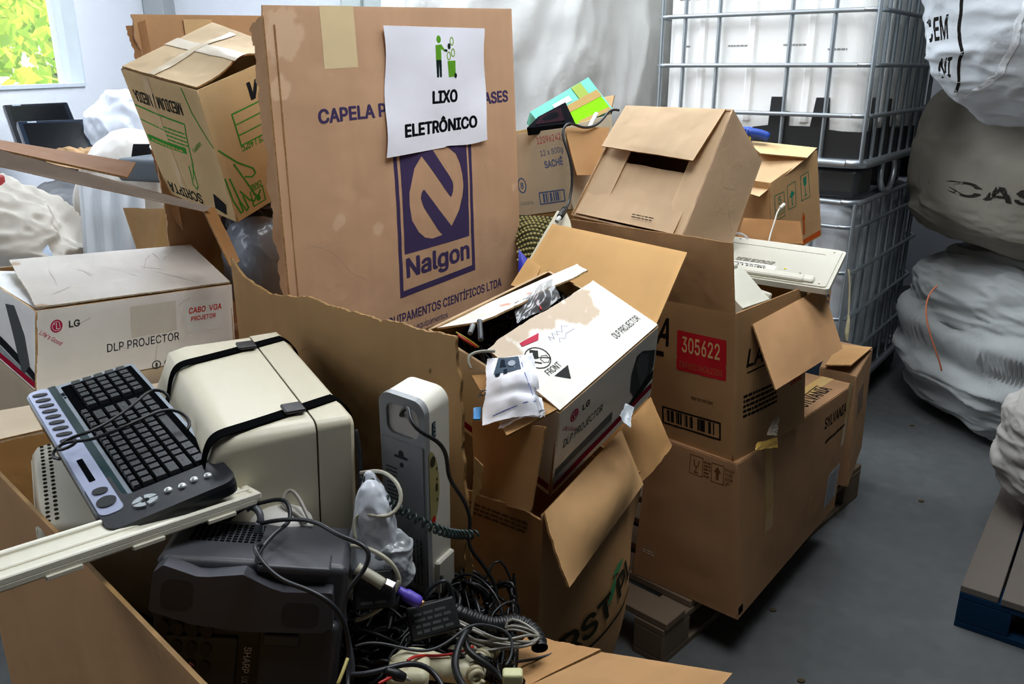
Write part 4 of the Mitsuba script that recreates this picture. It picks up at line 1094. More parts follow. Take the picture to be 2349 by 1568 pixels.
# ---------------------------------------------------------------- plain tipped carton on top
PL = thing("plain_carton", "plain tan carton tipped forward with folded flaps, on top of the stack", "carton")
b = B["plain"]
m, PS = walls(b, "#c3a484", "nrfld", wave=0.003, seed=8, back="#a9875c", bulges={"r": 0.01})
part(PL, "body", shp(m, "card"))
u_ = Surf([b[k] for k in FACES["u"]], wave=0)
up = lambda a, c, o: u_(np.array(a), np.array(c), o)
flap(PL, [up(0.0, 0.0, -0.008), up(0.24, 0.0, -0.012), up(0.24, 1.0, -0.012), up(0.0, 1.0, -0.008)], "#c6aa88", "flap", seed=51)
flap(PL, [up(0.80, 0.0, -0.010), up(1.0, 0.0, -0.004), up(1.0, 1.0, -0.004), up(0.80, 1.0, -0.010)], "#cbae8a", "flap", seed=52)
flap(PL, [up(0.03, 0.02, 0.0), up(0.93, 0.02, 0.0), up(0.93, 0.50, -0.016), up(0.03, 0.54, -0.02)], "#c8ab88", "flap", (0, 0.003, 0.004, 0), 53, -0.008)
flap(PL, [up(0.01, 0.60, 0.020), up(0.90, 0.56, 0.026), up(0.95, 1.0, 0.002), up(0.0, 1.0, 0.002)], "#cbb08d", "flap", (0.003, 0, 0, 0), 54, 0.004, label="upper flap bent outwards")
creases(PL, PS["r"], 12, 9, "#d6b894")
prn(PL, u_, lines(0.22, 0.03, 0.30, 0.045, 2, 77, 0.4), "#4b4034", "lettering", 0.004)

# ---------------------------------------------------------------- sachet carton
SC = thing("open_carton", "pale carton printed SACHÊ in blue and red, between the tall carton and the tipped carton", "carton")
b = B["sache"]
m, SS = walls(b, "#b9ae97", "nrfld", wave=0.003, seed=9, back="#ab8a60")
part(SC, "body", shp(m, "card"))
flap(SC, [at(1322, 402, 2.66), at(1366, 402, 2.72), at(1398, 292, 2.76), at(1294, 293, 2.65)], "#b48c60", "flap", seed=55)
flap(SC, [b["lfu"], b["rfu"], b["rfu"] + [0.02, 0.06, 0.06], b["lfu"] + [0.02, 0.06, 0.06]], "#b9966a", "flap", seed=56)
n_ = SS["n"]
prn(SC, n_, [txt("12096242", 0.236, 0.226, 0.022, 0.092, bold=False, r=4)], "#b5545c", "lettering", label="faded red number")
prn(SC, n_, [txt("12 x 800g", 0.243, 0.186, 0.018, 0.088, bold=False, r=4), txt("SACHÊ", 0.254, 0.146, 0.022, 0.072, r=4), ring([(0.218, 0.030), (0.318, 0.030), (0.318, 0.068), (0.218, 0.068)], 0.004)] + bars(0.232, 0.034, 0.304, 0.064, 14, 3) + [ring([(0.152 + 0.016 * math.cos(t), 0.10 + 0.024 * math.sin(t)) for t in np.linspace(0, 5.9, 14)], 0.004), txt("8", 0.146, 0.09, 0.02, 0.012)], "#4f6291", "lettering")
prn(SC, n_, lines(0.136, 0.036, 0.19, 0.048, 2, 3, 0.5), "#8a8f8a", "lettering")

# ---------------------------------------------------------------- fragile carton with the small symbols
FR = thing("marked_carton", "tan carton with green handling symbols and an orange arrow, behind the beige keyboard", "carton")
b = B["frag"]
m, FS = walls(b, "#c0996c", "nrfld", wave=0.004, seed=10, back="#a5804f", bulges={"n": -0.01})
part(FR, "body", shp(m, "card"))
flap(FR, [at(1745, 353, 2.86), at(1851, 363, 2.84), at(1874, 340, 2.93), at(1705, 322, 3.02)], "#cdb184", "flap", (0.002, 0, 0, 0), 57)
flap(FR, [at(1690, 555, 2.74), at(1842, 560, 2.80), at(1835, 508, 2.82), at(1705, 500, 2.78)], "#a8794c", "flap", seed=58)
flap(FR, [at(1722, 446, 2.80), at(1742, 452, 2.755), at(1852, 362, 2.86), at(1745, 352, 2.92)], "#c9a880", "flap", seed=59)
r_ = FS["r"]
prn(FR, r_, [ring([(0.022, 0.155), (0.080, 0.150), (0.080, 0.238), (0.022, 0.245)], 0.003), ring([(0.10, 0.165), (0.150, 0.16), (0.150, 0.248), (0.10, 0.25)], 0.003), ring([(0.186, 0.165), (0.240, 0.162), (0.240, 0.250), (0.186, 0.252)], 0.003), txt("5", 0.042, 0.205, 0.026, 0.018)] + lines(0.03, 0.165, 0.074, 0.195, 3, 2, 0.4), "#5f7d5c", "handling_marks")
prn(FR, r_, [pol([(0.110, 0.205), (0.125, 0.225), (0.143, 0.21), (0.126, 0.2)]), stroke([(0.126, 0.21), (0.126, 0.175), (0.133, 0.172)], 0.004), pol([(0.203, 0.24), (0.224, 0.24), (0.222, 0.215), (0.213, 0.206), (0.205, 0.215)]), stroke([(0.213, 0.206), (0.213, 0.178)], 0.004), stroke([(0.204, 0.176), (0.223, 0.176)], 0.004)], "#2f8a6c", "handling_marks")
prn(FR, r_, [pol([(0.188, 0.04), (0.188, 0.095), (0.182, 0.095), (0.193, 0.122), (0.205, 0.095), (0.199, 0.095), (0.199, 0.04)]), rect(0.175, 0.004, 0.296, 0.022)], "#c65a2a", "orange_arrow", label="orange arrow and bar")

# ---------------------------------------------------------------- small closed carton behind the long one
SM = thing("small_carton", "small brown carton with a dented top flap, between the long carton and the aisle", "carton")
b = B["small"]
for k in ("lnd", "rnd", "lfd", "rfd"):
    b[k] = b[k] * 1.0; b[k][2] = 0.142
m, MS = walls(b, "#957353", "nrflu", wave=0.004, seed=11)
part(SM, "body", shp(m, "card"))
flap(SM, [at(1893, 838, 2.98), at(1952, 838, 2.94), at(2001, 797, 3.22), at(1925, 790, 3.26)], "#b38a5c", "flap", (0.006, 0, 0, 0), 61, label="dented top flap")
prn(SM, MS["r"], lines(0.08, 0.24, 0.22, 0.34, 8, 31, 0.5), "#55606a", "lettering")
WC = thing("lower_carton", "printed carton with a white label on top, under the carton with the orange arrow", "carton")
b = {"lnd": (0.60, 3.05, 0.142), "rnd": (0.87, 2.76, 0.142), "rfd": (1.20, 3.06, 0.142), "lfd": (0.93, 3.35, 0.142)}
b = {k: np.array(v) for k, v in b.items()}
for k in list(b):
    b[k[:2] + "u"] = np.array([b[k][0], b[k][1], 0.945])
m, WS = walls(b, "#b0855a", "nrflu", wave=0.003, seed=12)
part(WC, "body", shp(m, "card"))
tape(WC, WS["u"], 0.22, 0.05, 0.39, 0.40, "#dcdad4", "paper_label", label="white paper label")
prn(WC, WS["r"], [txt("PHONES", 0.24, 0.60, 0.05, 0.2), rect(0.2, 0.30, 0.44, 0.50)], "#46566b", "lettering")
prn(WC, WS["r"], [rect(0.2, 0.54, 0.44, 0.57)], "#b5523a", "lettering")
# cartons at the bottom of the pile
SU = thing("lower_carton", "brown carton at the bottom of the pile, under the tall carton", "carton")
b = B["nalgon"]
b2 = {k[:2] + "u": v * [1, 1, 0] + [0, 0, 0.852] for k, v in b.items() if k[2] == "d"}
b2.update({k[:2] + "d": v * [1, 1, 0] + [0, 0, 0.142] for k, v in b.items() if k[2] == "d"})
part(SU, "body", shp(walls(b2, "#9b7448", "nrflu", seed=13)[0], "card"))
SU = thing("lower_carton", "brown carton at the bottom of the pile, under the left projector carton", "carton")
b = B["lgl"]
b2 = {k[:2] + "u": v - [0, 0, 0.004] for k, v in b.items() if k[2] == "d"}
b2.update({k[:2] + "d": v * [1, 1, 0] + [0, 0, 0.142] for k, v in b.items() if k[2] == "d"})
part(SU, "body", shp(walls(b2, "#b8a78c", "nrflu", seed=14)[0], "card"))
SU = thing("lower_carton", "brown carton at the bottom of the pile, under the sachet carton", "carton")
b = B["sache"]
b2 = {k[:2] + "u": v - [0, 0, 0.004] for k, v in b.items() if k[2] == "d"}
b2.update({k[:2] + "d": v * [1, 1, 0] + [0, 0, 0.142] for k, v in b.items() if k[2] == "d"})
part(SU, "body", shp(walls(b2, "#86683f", "nrflu", seed=15)[0], "card"))

# ---------------------------------------------------------------- the big open carton that holds the foreground junk
K = thing("large_open_carton", "large torn-open brown carton in the foreground, full of electronics and cables", "carton")
zA = 0.14
A_, B_, C_, D_ = np.array([-0.64, 1.88, 0]), np.array([0.03, 1.18, 0]), np.array([-0.282, 0.704, 0]), np.array([-1.065, 1.473, 0])
Z = lambda p, z: np.array([p[0], p[1], z])


def pcut(u, v):
    return 0.0


pn = Surf([Z(A_, zA), np.array([-0.055, 1.27, zA]), np.array([-0.080, 1.287, 1.187]), np.array([-0.640, 1.874, 1.172])], bulge=-0.012, wave=0.006, seed=61)
pm = sheet(pn, "#a58257", 0.006, "#9b743f", "#8f6f44", jag=(0, 0.022, 0.016, 0.002), seed=62, cf=dirty([(0.74, 0.96, 0.004), (0.45, 0.90, 0.003)], "#3a2a18"))
# the torn sag of its top edge
V = pm[0]
rel = (V - pn.c[0]) @ ((pn.c[1] - pn.c[0]) / np.linalg.norm(pn.c[1] - pn.c[0])) / pn.W
tz = np.clip((V[:, 2] - 0.75) / 0.45, 0, 1)
V[:, 2] += tz * (0.030 * np.exp(-((rel - 0.0) / 0.05) ** 2) - 0.030 * np.exp(-((rel - 0.22) / 0.16) ** 2) - 0.012 * np.exp(-((rel - 0.55) / 0.2) ** 2))
creases(K, pn, 10, 12, "#b89668", off=0.0045)
part(K, "wall", shp(pm, "card"), "tall back wall with torn top edge")
nwl = Surf([Z(D_, zA), Z(C_, zA), Z(C_, 0.955), Z(D_, 0.945)], wave=0.003, seed=63)
part(K, "wall", shp(sheet(nwl, "#b58a5e", 0.006, "#8f6a3c", "#8f6f44", seed=64), "card_ribbed"), "ribbed near wall")
flap(K, [Z(D_, zA), Z(A_, zA), Z(A_, 0.89), Z(D_, 0.895)][::-1] if False else [Z(A_, zA), Z(D_, zA), Z(D_, 0.90), Z(A_, 0.88)], "#a67c4a", "wall", (0, 0, 0.008, 0), 65)
flap(K, [Z(D_, 0.90), Z(A_, 0.88), Z(A_, 0.87) + [-0.10, 0.10, 0], Z(D_, 0.90) + [-0.11, 0.11, 0.01]], "#d2c3aa", "flap", (0.004, 0, 0, 0), 66, label="pale flap folded outwards under the projector carton")
flap(K, [Z(C_, zA), Z(B_, zA), Z(B_, 0.70), Z(C_, 0.70)], "#a67c4a", "wall", (0, 0, 0, 0), 67)
f1 = [Z(C_, 0.70), Z(B_, 0.70), on_z(1382, 1490, 0.715), on_z(1195, 1580, 0.72)]
flap(K, [f1[0], f1[3], f1[2], f1[1]], "#b98d5e", "flap", (0, 0.003, 0.012, 0), 68, 0.004)
flap(K, [on_z(1195, 1582, 0.72), on_z(1500, 1760, 0.66), on_z(1682, 1545, 0.66), on_z(1380, 1496, 0.715)], "#bd9264", "flap", (0, 0.006, 0.002, 0), 69, 0.012, label="outer flap pointing to the aisle")
flap(K, [at(1058, 1392, 1.505), at(1082, 1388, 1.50), at(1112, 1066, 1.40), at(1086, 1044, 1.385)], "#a9844f", "torn_edge", (0.01, 0.03, 0.01, 0.01), 76)
# strips of its left side bent outwards
LF = flap(K, [at(-150, 352, 1.72), at(468, 486, 1.95), at(488, 474, 1.96), at(-150, 300, 1.72)], "#8f7f72", "long_flap", (0.002, 0, 0.006, 0), 71, label="long flap sticking out to the left")
flap(K, [at(-90, 325, 1.80), at(292, 408, 1.96), at(312, 374, 2.08), at(-90, 308, 2.02)], "#8a6850", "long_flap", (0, 0, 0.004, 0), 72)
flap(K, [at(528, 612, 1.93), at(550, 600, 1.96), at(494, 476, 2.0), at(464, 478, 1.96)], "#8a6138", "flap", (0, 0.006, 0, 0), 73)
flap(K, [at(345, 640, 2.46), at(545, 640, 2.40), at(468, 482, 2.46), at(372, 478, 2.50)], "#a98552", "flap", (0, 0, 0.004, 0), 74, 0.006)
flap(K, [at(325, 600, 2.62), at(352, 600, 2.47), at(378, 478, 2.51), at(283, 476, 2.66)], "#9a7648", "flap", (0, 0, 0.004, 0), 75)
part(K, "clear_tape", shp(crumple([at(420, 560, 2.42), at(440, 560, 2.41), at(398, 480, 2.48), at(383, 482, 2.48)], 0.004, 14, 37, col="#c9c6bd", n=12), "gloss"))

# ================================================================== the electronics in the large open carton
# ---------------------------------------------------------------- tube monitor seen from behind
M, (mx, my, mz) = frame(B["crt"])
P = lambda m: move(m, M)
CR = thing("tube_monitor", "beige tube monitor lying with its back to the left, two black straps over it", "monitor")


def loft(secs, col, n=9, close=(True, True), ang=35):
    """rounded rectangles at positions along x: (x, y0, y1, z0, z1, r)"""
    rings = []
    for x, y0, y1, z0, z1, r in secs:
        p = []
        for cy, cz, t in ((y1 - r, z1 - r, 0), (y0 + r, z1 - r, 90), (y0 + r, z0 + r, 180), (y1 - r, z0 + r, 270)):
            for a in np.linspace(0, 90, 5):
                w = math.radians(t + a)
                p.append((x, cy + r * math.cos(w), cz + r * math.sin(w)))
        rings.append(p)
    R_ = np.array(rings); k, m = R_.shape[:2]
    i, j = np.meshgrid(np.arange(k - 1), np.arange(m), indexing="ij")
    j2 = (j + 1) % m
    q = np.stack([i * m + j, i * m + j2, (i + 1) * m + j2, (i + 1) * m + j], -1).reshape(-1, 4)
    F = [np.vstack([q[:, [0, 1, 2]], q[:, [0, 2, 3]]])]
    V = R_.reshape(-1, 3)
    for side, on in ((0, close[0]), (k - 1, close[1])):
        if on:
            c = len(V)
            V = np.vstack([V, R_[side].mean(0)[None]])
            jj = np.arange(m)
            f = np.c_[np.full(m, c), side * m + (jj + 1) % m, side * m + jj]
            F.append(f if side == 0 else f[:, ::-1])
    m_ = trimesh.Trimesh(V, np.vstack(F), process=False)
    m_.fix_normals()
    return solid(m_, col, ang)


BEI = "#c9c3ad"
part(CR, "rear_housing", shp(P(loft([(-0.262, 0.11, my - 0.03, 0.078, 0.125, 0.03), (-0.252, 0.10, my - 0.022, 0.070, 0.135, 0.03), (-0.125, 0.03, my - 0.016, -0.03, 0.156, 0.03), (-0.082, 0.016, my - 0.012, -0.06, 0.168, 0.03), (-0.048, 0.008, my - 0.007, -0.06, 0.196, 0.03), (-0.030, 0.004, my - 0.004, -0.06, 0.232, 0.03), (-0.012, 0.001, my - 0.001, -0.06, mz - 0.006, 0.03), (0.02, 0, my, -0.07, mz, 0.025), (0.142, 0, my, -0.07, mz, 0.018)], BEI, ang=50)), "plastic"))
part(CR, "front_bezel", shp(P(loft([(0.1445, -0.002, my + 0.002, -0.072, mz + 0.001, 0.016), (0.198, -0.004, my + 0.004, -0.074, mz + 0.002, 0.014), (0.206, 0.004, my - 0.004, -0.066, mz - 0.006, 0.014)], "#c3bda6")), "plastic"))
part(CR, "screen", shp(P(solid(cbox(0.204, 0.03, -0.04, 0.208, my - 0.03, mz - 0.04, 0.001), "#1c201f", None)), "gloss", False))
part(CR, "seam", shp(P(loft([(0.1415, 0.002, my - 0.002, -0.068, mz - 0.0025, 0.014), (0.145, 0.002, my - 0.002, -0.068, mz - 0.0025, 0.014)], "#4a473c")), "matte"))


def ribbon(pts, w, wd, th, col):
    """flat strap along points with width direction wd"""
    p = curve(pts, 0.006)
    wd = np.asarray(wd, float)
    t = np.gradient(p, axis=0); t /= np.linalg.norm(t, axis=1, keepdims=True)
    d = wd[None] - t * (t @ wd)[:, None]; d /= np.linalg.norm(d, axis=1, keepdims=True)
    nrm = np.cross(t, d)
    V = np.stack([p - d * w / 2 - nrm * th / 2, p + d * w / 2 - nrm * th / 2, p + d * w / 2 + nrm * th / 2, p - d * w / 2 + nrm * th / 2], 1)
    k = len(p); V = V.reshape(-1, 3)
    i = np.arange(k - 1)[:, None]; j = np.arange(4)[None]
    q = np.stack([i * 4 + j, i * 4 + (j + 1) % 4, (i + 1) * 4 + (j + 1) % 4, (i + 1) * 4 + j], -1).reshape(-1, 4)
    F = np.vstack([q[:, [0, 1, 2]], q[:, [0, 2, 3]], [[0, 2, 1], [0, 3, 2]], [[4 * k - 4, 4 * k - 3, 4 * k - 2], [4 * k - 4, 4 * k - 2, 4 * k - 1]]])
    return solid((V, F), col, 40, 0.1, 60)


for ya, yb in ((0.012, 0.078), (0.33, 0.40)):
    s_ = lambda x: ya + (yb - ya) * (x + 0.02) / 0.21
    part(CR, "strap", shp(P(ribbon([(-0.052, s_(-0.052) - 0.006, 0.196), (-0.032, s_(-0.032), 0.236), (-0.012, s_(-0.012), mz - 0.001), (0.02, s_(0.02), mz + 0.0035), (0.12, s_(0.12), mz + 0.0035), (0.195, s_(0.195), mz + 0.004)], 0.024, (0, 1, 0), 0.002, "#0b0c0d")), "matte"))
    part(CR, "strap", shp(P(ribbon([(0.195, s_(0.195), mz + 0.004), (0.209, s_(0.205), mz - 0.006), (0.212, s_(0.21), mz - 0.12)], 0.024, (0, 1, 0), 0.002, "#0b0c0d")), "matte"))
    part(CR, "buckle", shp(P(solid(rbox(0.034, 0.034, 0.007, 0.003).apply_translation([0.105, s_(0.122) - 0.017, mz + 0.004]), "#101114")), "plastic"))
vh = []
for x0, zz, nx in ((-0.128, None, 3), (-0.245, None, 2)):
    for i in range(nx):
        for j in range(20):
            x = x0 - 0.012 * i if x0 > -0.2 else x0 + 0.012 * i
            y = (0.075 if x0 > -0.2 else 0.13) + j * (my - (0.12 if x0 > -0.2 else 0.18)) / 19
            z = np.interp(x, [-0.262, -0.252, -0.125, -0.082], [0.125, 0.135, 0.156, 0.168]) + 0.0006
            e = trimesh.creation.cylinder(0.0032, 0.0012, sections=8)
            e.apply_translation([x, y, z])
            vh.append(solid(e, "#3a3830", None))
part(CR, "vent_holes", shp(P(join(*vh)), "matte", False), kind="stuff")
rd = [solid(cbox(-0.2645, 0.14, 0.082 + i * 0.003, -0.2605, my - 0.06, 0.0835 + i * 0.003, 0.001), BEI, None) for i in range(13)]
part(CR, "end_ridges", shp(P(join(*rd)), "plastic", False), kind="stuff")

# ---------------------------------------------------------------- black and silver keyboard
M, (kx, ky, kz) = frame(B["kb"])
P = lambda m: move(m, M)
KB = thing("keyboard", "black and silver multimedia keyboard lying on the tube monitor", "keyboard")


def rr(x0, y0, x1, y1, r):
    return sbox(x0 + r, y0 + r, x1 - r, y1 - r).buffer(r, quad_segs=5)


def plate(poly, z0, z1, col, ch=0.0015, ang=35):
    m = prism(poly, z1 - z0)
    m.apply_translation([0, 0, z0])
    return solid(m, col, ang)


part(KB, "base", shp(P(join(plate(rr(0, 0, kx, ky, 0.018), -0.002, 0.012, "#1a1d22"), plate(rr(0.0, 0.0, kx - 0.05, ky, 0.012), 0.012, 0.0165, "#9aa3ad"))), "silver"))
part(KB, "end_rest", shp(P(join(plate(rr(kx - 0.072, 0.002, kx, ky, 0.022).union(rr(kx - 0.14, 0.002, kx, 0.05, 0.02)).difference(rr(kx - 0.3, 0.042, kx - 0.073, 0.2, 0.012)), 0.012, 0.0205, "#16181d"))), "plastic"), "dark curved rest at the end")
part(KB, "button_panel", shp(P(plate(rr(0.004, 0.003, kx - 0.04, 0.036, 0.012), 0.0165, 0.0215, "#b9c0dc")), "silver"), "shiny silver strip with oval buttons")
part(KB, "indicator_strip", shp(P(plate(rr(0.002, 0.0365, kx - 0.06, 0.049, 0.003), 0.0165, 0.0195, "#1d3336")), "gloss"))
for i in range(9):
    part(KB, "oval_button", shp(P(plate(affinity.rotate(affinity.scale(Point(0.028 + i * 0.0245, 0.0195).buffer(1, quad_segs=4), 0.0058, 0.0125), -25), 0.0215, 0.0232, "#0e1013")), "plastic"))
for x, a, c_ in ((kx - 0.105, 0.009, 0.011), (kx - 0.072, 0.014, 0.0135)):
    part(KB, "oval_button", shp(P(plate(affinity.rotate(affinity.scale(Point(x, 0.0195).buffer(1, quad_segs=5), a, c_), -20), 0.0215, 0.0235, "#0e1013")), "plastic"))
part(KB, "slot", shp(P(plate(rr(kx - 0.215, 0.014, kx - 0.140, 0.0225, 0.001), 0.0213, 0.0222, "#0b0d0f")), "matte"))
cx_, cy_ = kx - 0.036, 0.062
for q in range(4):
    a = np.linspace(math.radians(q * 90 + 8), math.radians(q * 90 + 82), 8)
    pgn = [(cx_ + 0.0135 * math.cos(t), cy_ + 0.0175 * math.sin(t)) for t in a] + [(cx_ + 0.005 * math.cos(t), cy_ + 0.0065 * math.sin(t)) for t in a[::-1]]
    part(KB, "round_pad", shp(P(plate(Polygon(pgn), 0.0205, 0.0235, "#c2c9cc")), "silver"))
for j in range(4):
    e = trimesh.creation.icosphere(subdivisions=2, radius=0.0062)
    e.apply_scale([1, 1, 0.7]); e.apply_translation([kx - 0.040 + 0.004 * (j % 2), 0.096 + 0.019 * j, 0.0215])
    part(KB, "knob", shp(P(solid(e, "#ccd2d4", 60)), "silver"))
part(KB, "key_well", shp(P(plate(rr(0.012, 0.056, kx - 0.076, ky - 0.006, 0.002), 0.0165, 0.0172, "#0b0c0e")), "matte"))
legend = []


def key(x0, y0, x1, y1):
    g = 0.0012
    a, b_, c_, d_ = x0 + g, y0 + g, x1 - g, y1 - g
    t = 0.0018
    m = hull([(a, b_, 0.0172), (c_, b_, 0.0172), (c_, d_, 0.0172), (a, d_, 0.0172), (a + t, b_ + t, 0.0245), (c_ - t, b_ + t, 0.0245), (c_ - t, d_ - t, 0.024), (a + t, d_ - t, 0.024)])
    part(KB, "key", shp(P(solid(m, "#15171b", None, 0.03)), "plastic", False))
    w = (a + c_) / 2
    legend.append(solid(slab(w - 0.0014, b_ + 0.006, 0.0244, w + 0.0008, b_ + 0.0078, 0.0247), "#565b60", None))


X1 = kx - 0.078
y_ = 0.0575
kh = [0.014, 0.0195, 0.0195, 0.0195, 0.0195, 0.0195]
for r_i, h_ in enumerate(kh):
    x = X1
    if r_i == 0:
        ws = [0.0185] * 16
    elif r_i == 1:
        ws = [0.0185] * 13 + [0.037]
    elif r_i == 2:
        ws = [0.028] + [0.0185] * 12 + [0.028]
    elif r_i == 3:
        ws = [0.033] + [0.0185] * 11 + [0.041]
    elif r_i == 4:
        ws = [0.042] + [0.0185] * 10 + [0.050]
    else:
        ws = [0.025, 0.022, 0.025, 0.108, 0.025, 0.022, 0.022, 0.028]
    for w in ws:
        if x - w > 0.134:
            key(x - w, y_, x, y_ + h_)
        x -= w
    if r_i > 0:
        for q in range(4):
            key(0.092 - 0.0195 * (q + 1), y_, 0.092 - 0.0195 * q, y_ + h_)
        for q in range(2):
            key(0.1335 - 0.0185 * (q + 1), y_, 0.1335 - 0.0185 * q, y_ + h_)
    y_ += h_
part(KB, "key_legends", shp(P(join(*legend)), "matte", False), kind="stuff")
part(KB, "logo", shp(P(join(solid(slab(0.036, 0.0500, 0.0164, 0.050, 0.0555, 0.0169), "#20262b", None), solid(slab(0.054, 0.0510, 0.0164, 0.062, 0.0545, 0.0169), "#20262b", None))), "matte", False))
part(KB, "cord", shp(join(cable([at(430, 985, 1.34), at(418, 948, 1.36), at(395, 940, 1.36), at(340, 953, 1.335), at(270, 985, 1.30), at(190, 1010, 1.295), at(140, 1020, 1.30), at(128, 1030, 1.30), at(137, 1052, 1.28)], 0.0027, "#121315"),
                          cable([at(388, 918, 1.42), at(375, 898, 1.42), at(352, 895, 1.42), at(320, 915, 1.395), at(260, 960, 1.345), at(190, 995, 1.305), at(150, 1012, 1.30), at(133, 1028, 1.295), at(150, 1028, 1.285), at(175, 1012, 1.285)], 0.0027, "#121315")), "plastic"), "thin black cord wound around it")

# ---------------------------------------------------------------- long beige strip under the keyboard
T0, T1 = at(594, 1130, 1.262), at(-90, 1358, 0.965)
ax_ = T1 - T0
wv = np.array([-ax_[1], ax_[0], 0]) * -1
wv = wv if wv[1] > 0 else -wv
M = frm(T0, ax_, -wv)
Ln = np.linalg.norm(ax_)
if M[2, 2] < 0:
    M[:3, 2] *= -1; M[:3, 1] *= -1
sgn = 1.0 if (M[:3, 1] @ wv) > 0 else -1.0
P = lambda m: move(m, M)
TR = thing("beige_rail", "long beige plastic rail with raised ribs, lying under the keyboard across the front", "rail")
yy = lambda a, b_: (min(a * sgn, b_ * sgn), max(a * sgn, b_ * sgn))
a0, a1 = yy(0.0, 0.075)
part(TR, "base", shp(P(solid(cbox(0, a0, -0.020, Ln, a1, -0.006, 0.004), "#d0cdbb")), "plastic"))
for t, w, h in ((0.0, 0.009, 0.004), (0.030, 0.006, 0.001), (0.066, 0.009, 0.003)):
    a0, a1 = yy(t, t + w)
    part(TR, "rib", shp(P(solid(cbox(-0.004, a0, -0.010, Ln, a1, h - 0.004, 0.0015), "#d8d5c5")), "plastic"))
for i in range(4):
    a0, a1 = yy(-0.003, 0.002)
    part(TR, "notch_tab", shp(P(solid(cbox(0.04 + i * 0.11, a0, -0.0225, 0.085 + i * 0.11, a1, -0.016, 0.001), "#c6c3b1")), "plastic"))
part(TR, "end_cap", shp(P(solid(cbox(-0.012, yy(0.01, 0.05)[0], -0.018, 0.0, yy(0.01, 0.05)[1], -0.006, 0.002), "#d8d5c2")), "plastic"))
part(TR, "slot", shp(P(solid(cbox(0.045, yy(0.012, 0.017)[0], -0.0065, 0.075, yy(0.012, 0.017)[1], -0.0045, 0.0004), "#4b5257")), "matte"))

# ---------------------------------------------------------------- fax machine standing on end
M, (fx, fy, fz) = frame(B["fax"])
P = lambda m: move(m, M)
DK = "#3c3d42"
FX = thing("fax_machine", "dark grey fax machine standing on end below the beige rail", "fax machine")
part(FX, "body", shp(P(solid(rbox(fx, fy - 0.012, fz + 0.05, 0.012, 2).apply_translation([0, 0.012, -0.05]), DK)), "plastic"))
hs = Polygon([(0.006, fz - 0.062), (0.008, fz - 0.012), (0.018, fz - 0.003), (0.06, fz - 0.016), (0.075, fz - 0.016), (0.12, fz - 0.010), (0.155, fz - 0.026), (0.175, fz - 0.032), (fx - 0.022, fz - 0.030), (fx - 0.018, fz - 0.075), (fx - 0.03, fz - 0.082), (0.13, fz - 0.085), (0.06, fz - 0.078)]).buffer(0.004, quad_segs=3)
hm = prism(hs, 0.03)
V = np.array(hm.vertices)
V = np.c_[V[:, 0], 0.014 - V[:, 2], V[:, 1]]
hmm = trimesh.Trimesh(V, hm.faces); hmm.fix_normals()
part(FX, "handset", shp(P(solid(hmm, "#3a3b41", 25)), "plastic"), "handset lying across its upper front")
for (x0, z0, x1, z1, nm) in ((0.016, fz - 0.062, 0.058, fz - 0.018, "ear_cup"), (fx - 0.085, fz - 0.078, fx - 0.034, fz - 0.042, "mouth_cup")):
    pl = prism(rr(x0, z0, x1, z1, 0.012), 0.003)
    V = np.array(pl.vertices); V = np.c_[V[:, 0], -0.0155 - V[:, 2] + 0.002, V[:, 1]]
    pm = trimesh.Trimesh(V, pl.faces); pm.fix_normals()
    part(FX, nm, shp(P(solid(pm, "#232429", 25)), "plastic"))
part(FX, "control_panel", shp(P(solid(rbox(0.125, 0.02, fz - 0.06, 0.004).apply_translation([-0.006, 0.004, -0.05]), "#353538")), "plastic"))
bt = [("*", "#8f9296"), ("7", "#d4b437"), ("4", "#cf7a80"), (" ", "#777777"), ("0", "#8f9296"), ("8", "#b44a9a"), ("5", "#b9cf3a"), ("2", "#8f9296"), ("#", "#8f9296"), ("9", "#6f7276"), ("6", "#7f8286"), ("3", "#8f9296")]
fs_ = Surf([M[:3, :3] @ np.array(q) + M[:3, 3] for q in ((-0.006, 0.0038, -0.05), (0.25, 0.0038, -0.05), (0.25, 0.0038, fz), (-0.006, 0.0038, fz))], wave=0)
for i, (ch, cc_) in enumerate(bt):
    r_i, c_i = divmod(i, 4)
    px_, pz_ = 0.018 + c_i * 0.0195, fz - 0.098 - r_i * 0.027 - c_i * 0.0012
    pl = prism(affinity.scale(Point(px_, pz_).buffer(1, quad_segs=4), 0.0075, 0.0105), 0.003)
    V = np.array(pl.vertices); V = np.c_[V[:, 0], 0.004 - V[:, 2], V[:, 1]]
    pm = trimesh.Trimesh(V, pl.faces); pm.fix_normals()
    kk = part(FX, "button", shp(P(solid(pm, "#1a1b1d", 25)), "plastic"))
    if ch.strip() and c_i < 4:
        part(kk, "symbol", shp(flat(fs_, [txt(ch, px_ + 0.006 + 0.006 + 0.002, pz_ + 0.002, 0.008, r=-90) if False else txt(ch, px_ + 0.004, pz_ + 0.004, 0.009, r=-95)], cc_, 0.0038), "matte"))
part(FX, "name_plate", shp(P(solid(slab(0.118, 0.009, -0.05, 0.150, 0.0125, fz - 0.095), "#1b1a1a", None)), "gloss", False))
fs2 = Surf([M[:3, :3] @ np.array(q) + M[:3, 3] for q in ((0.0, 0.0088, -0.05), (0.25, 0.0088, -0.05), (0.25, 0.0088, fz), (0.0, 0.0088, fz))], wave=0)
prn(FX, fs2, [txt("SHARP", 0.128, 0.05 + fz - 0.125, 0.0095, 0.040, r=-92), txt("UX-177", 0.1275, 0.05 + fz - 0.170, 0.009, 0.030, r=-92, bold=False)], "#c3c5c9", "lettering", 0.0006)
part(FX, "paper_tray", shp(P(solid(rbox(0.11, 0.03, 0.16, 0.01, 2).apply_translation([fx - 0.115, -0.004, -0.05]), "#37383c")), "plastic"))
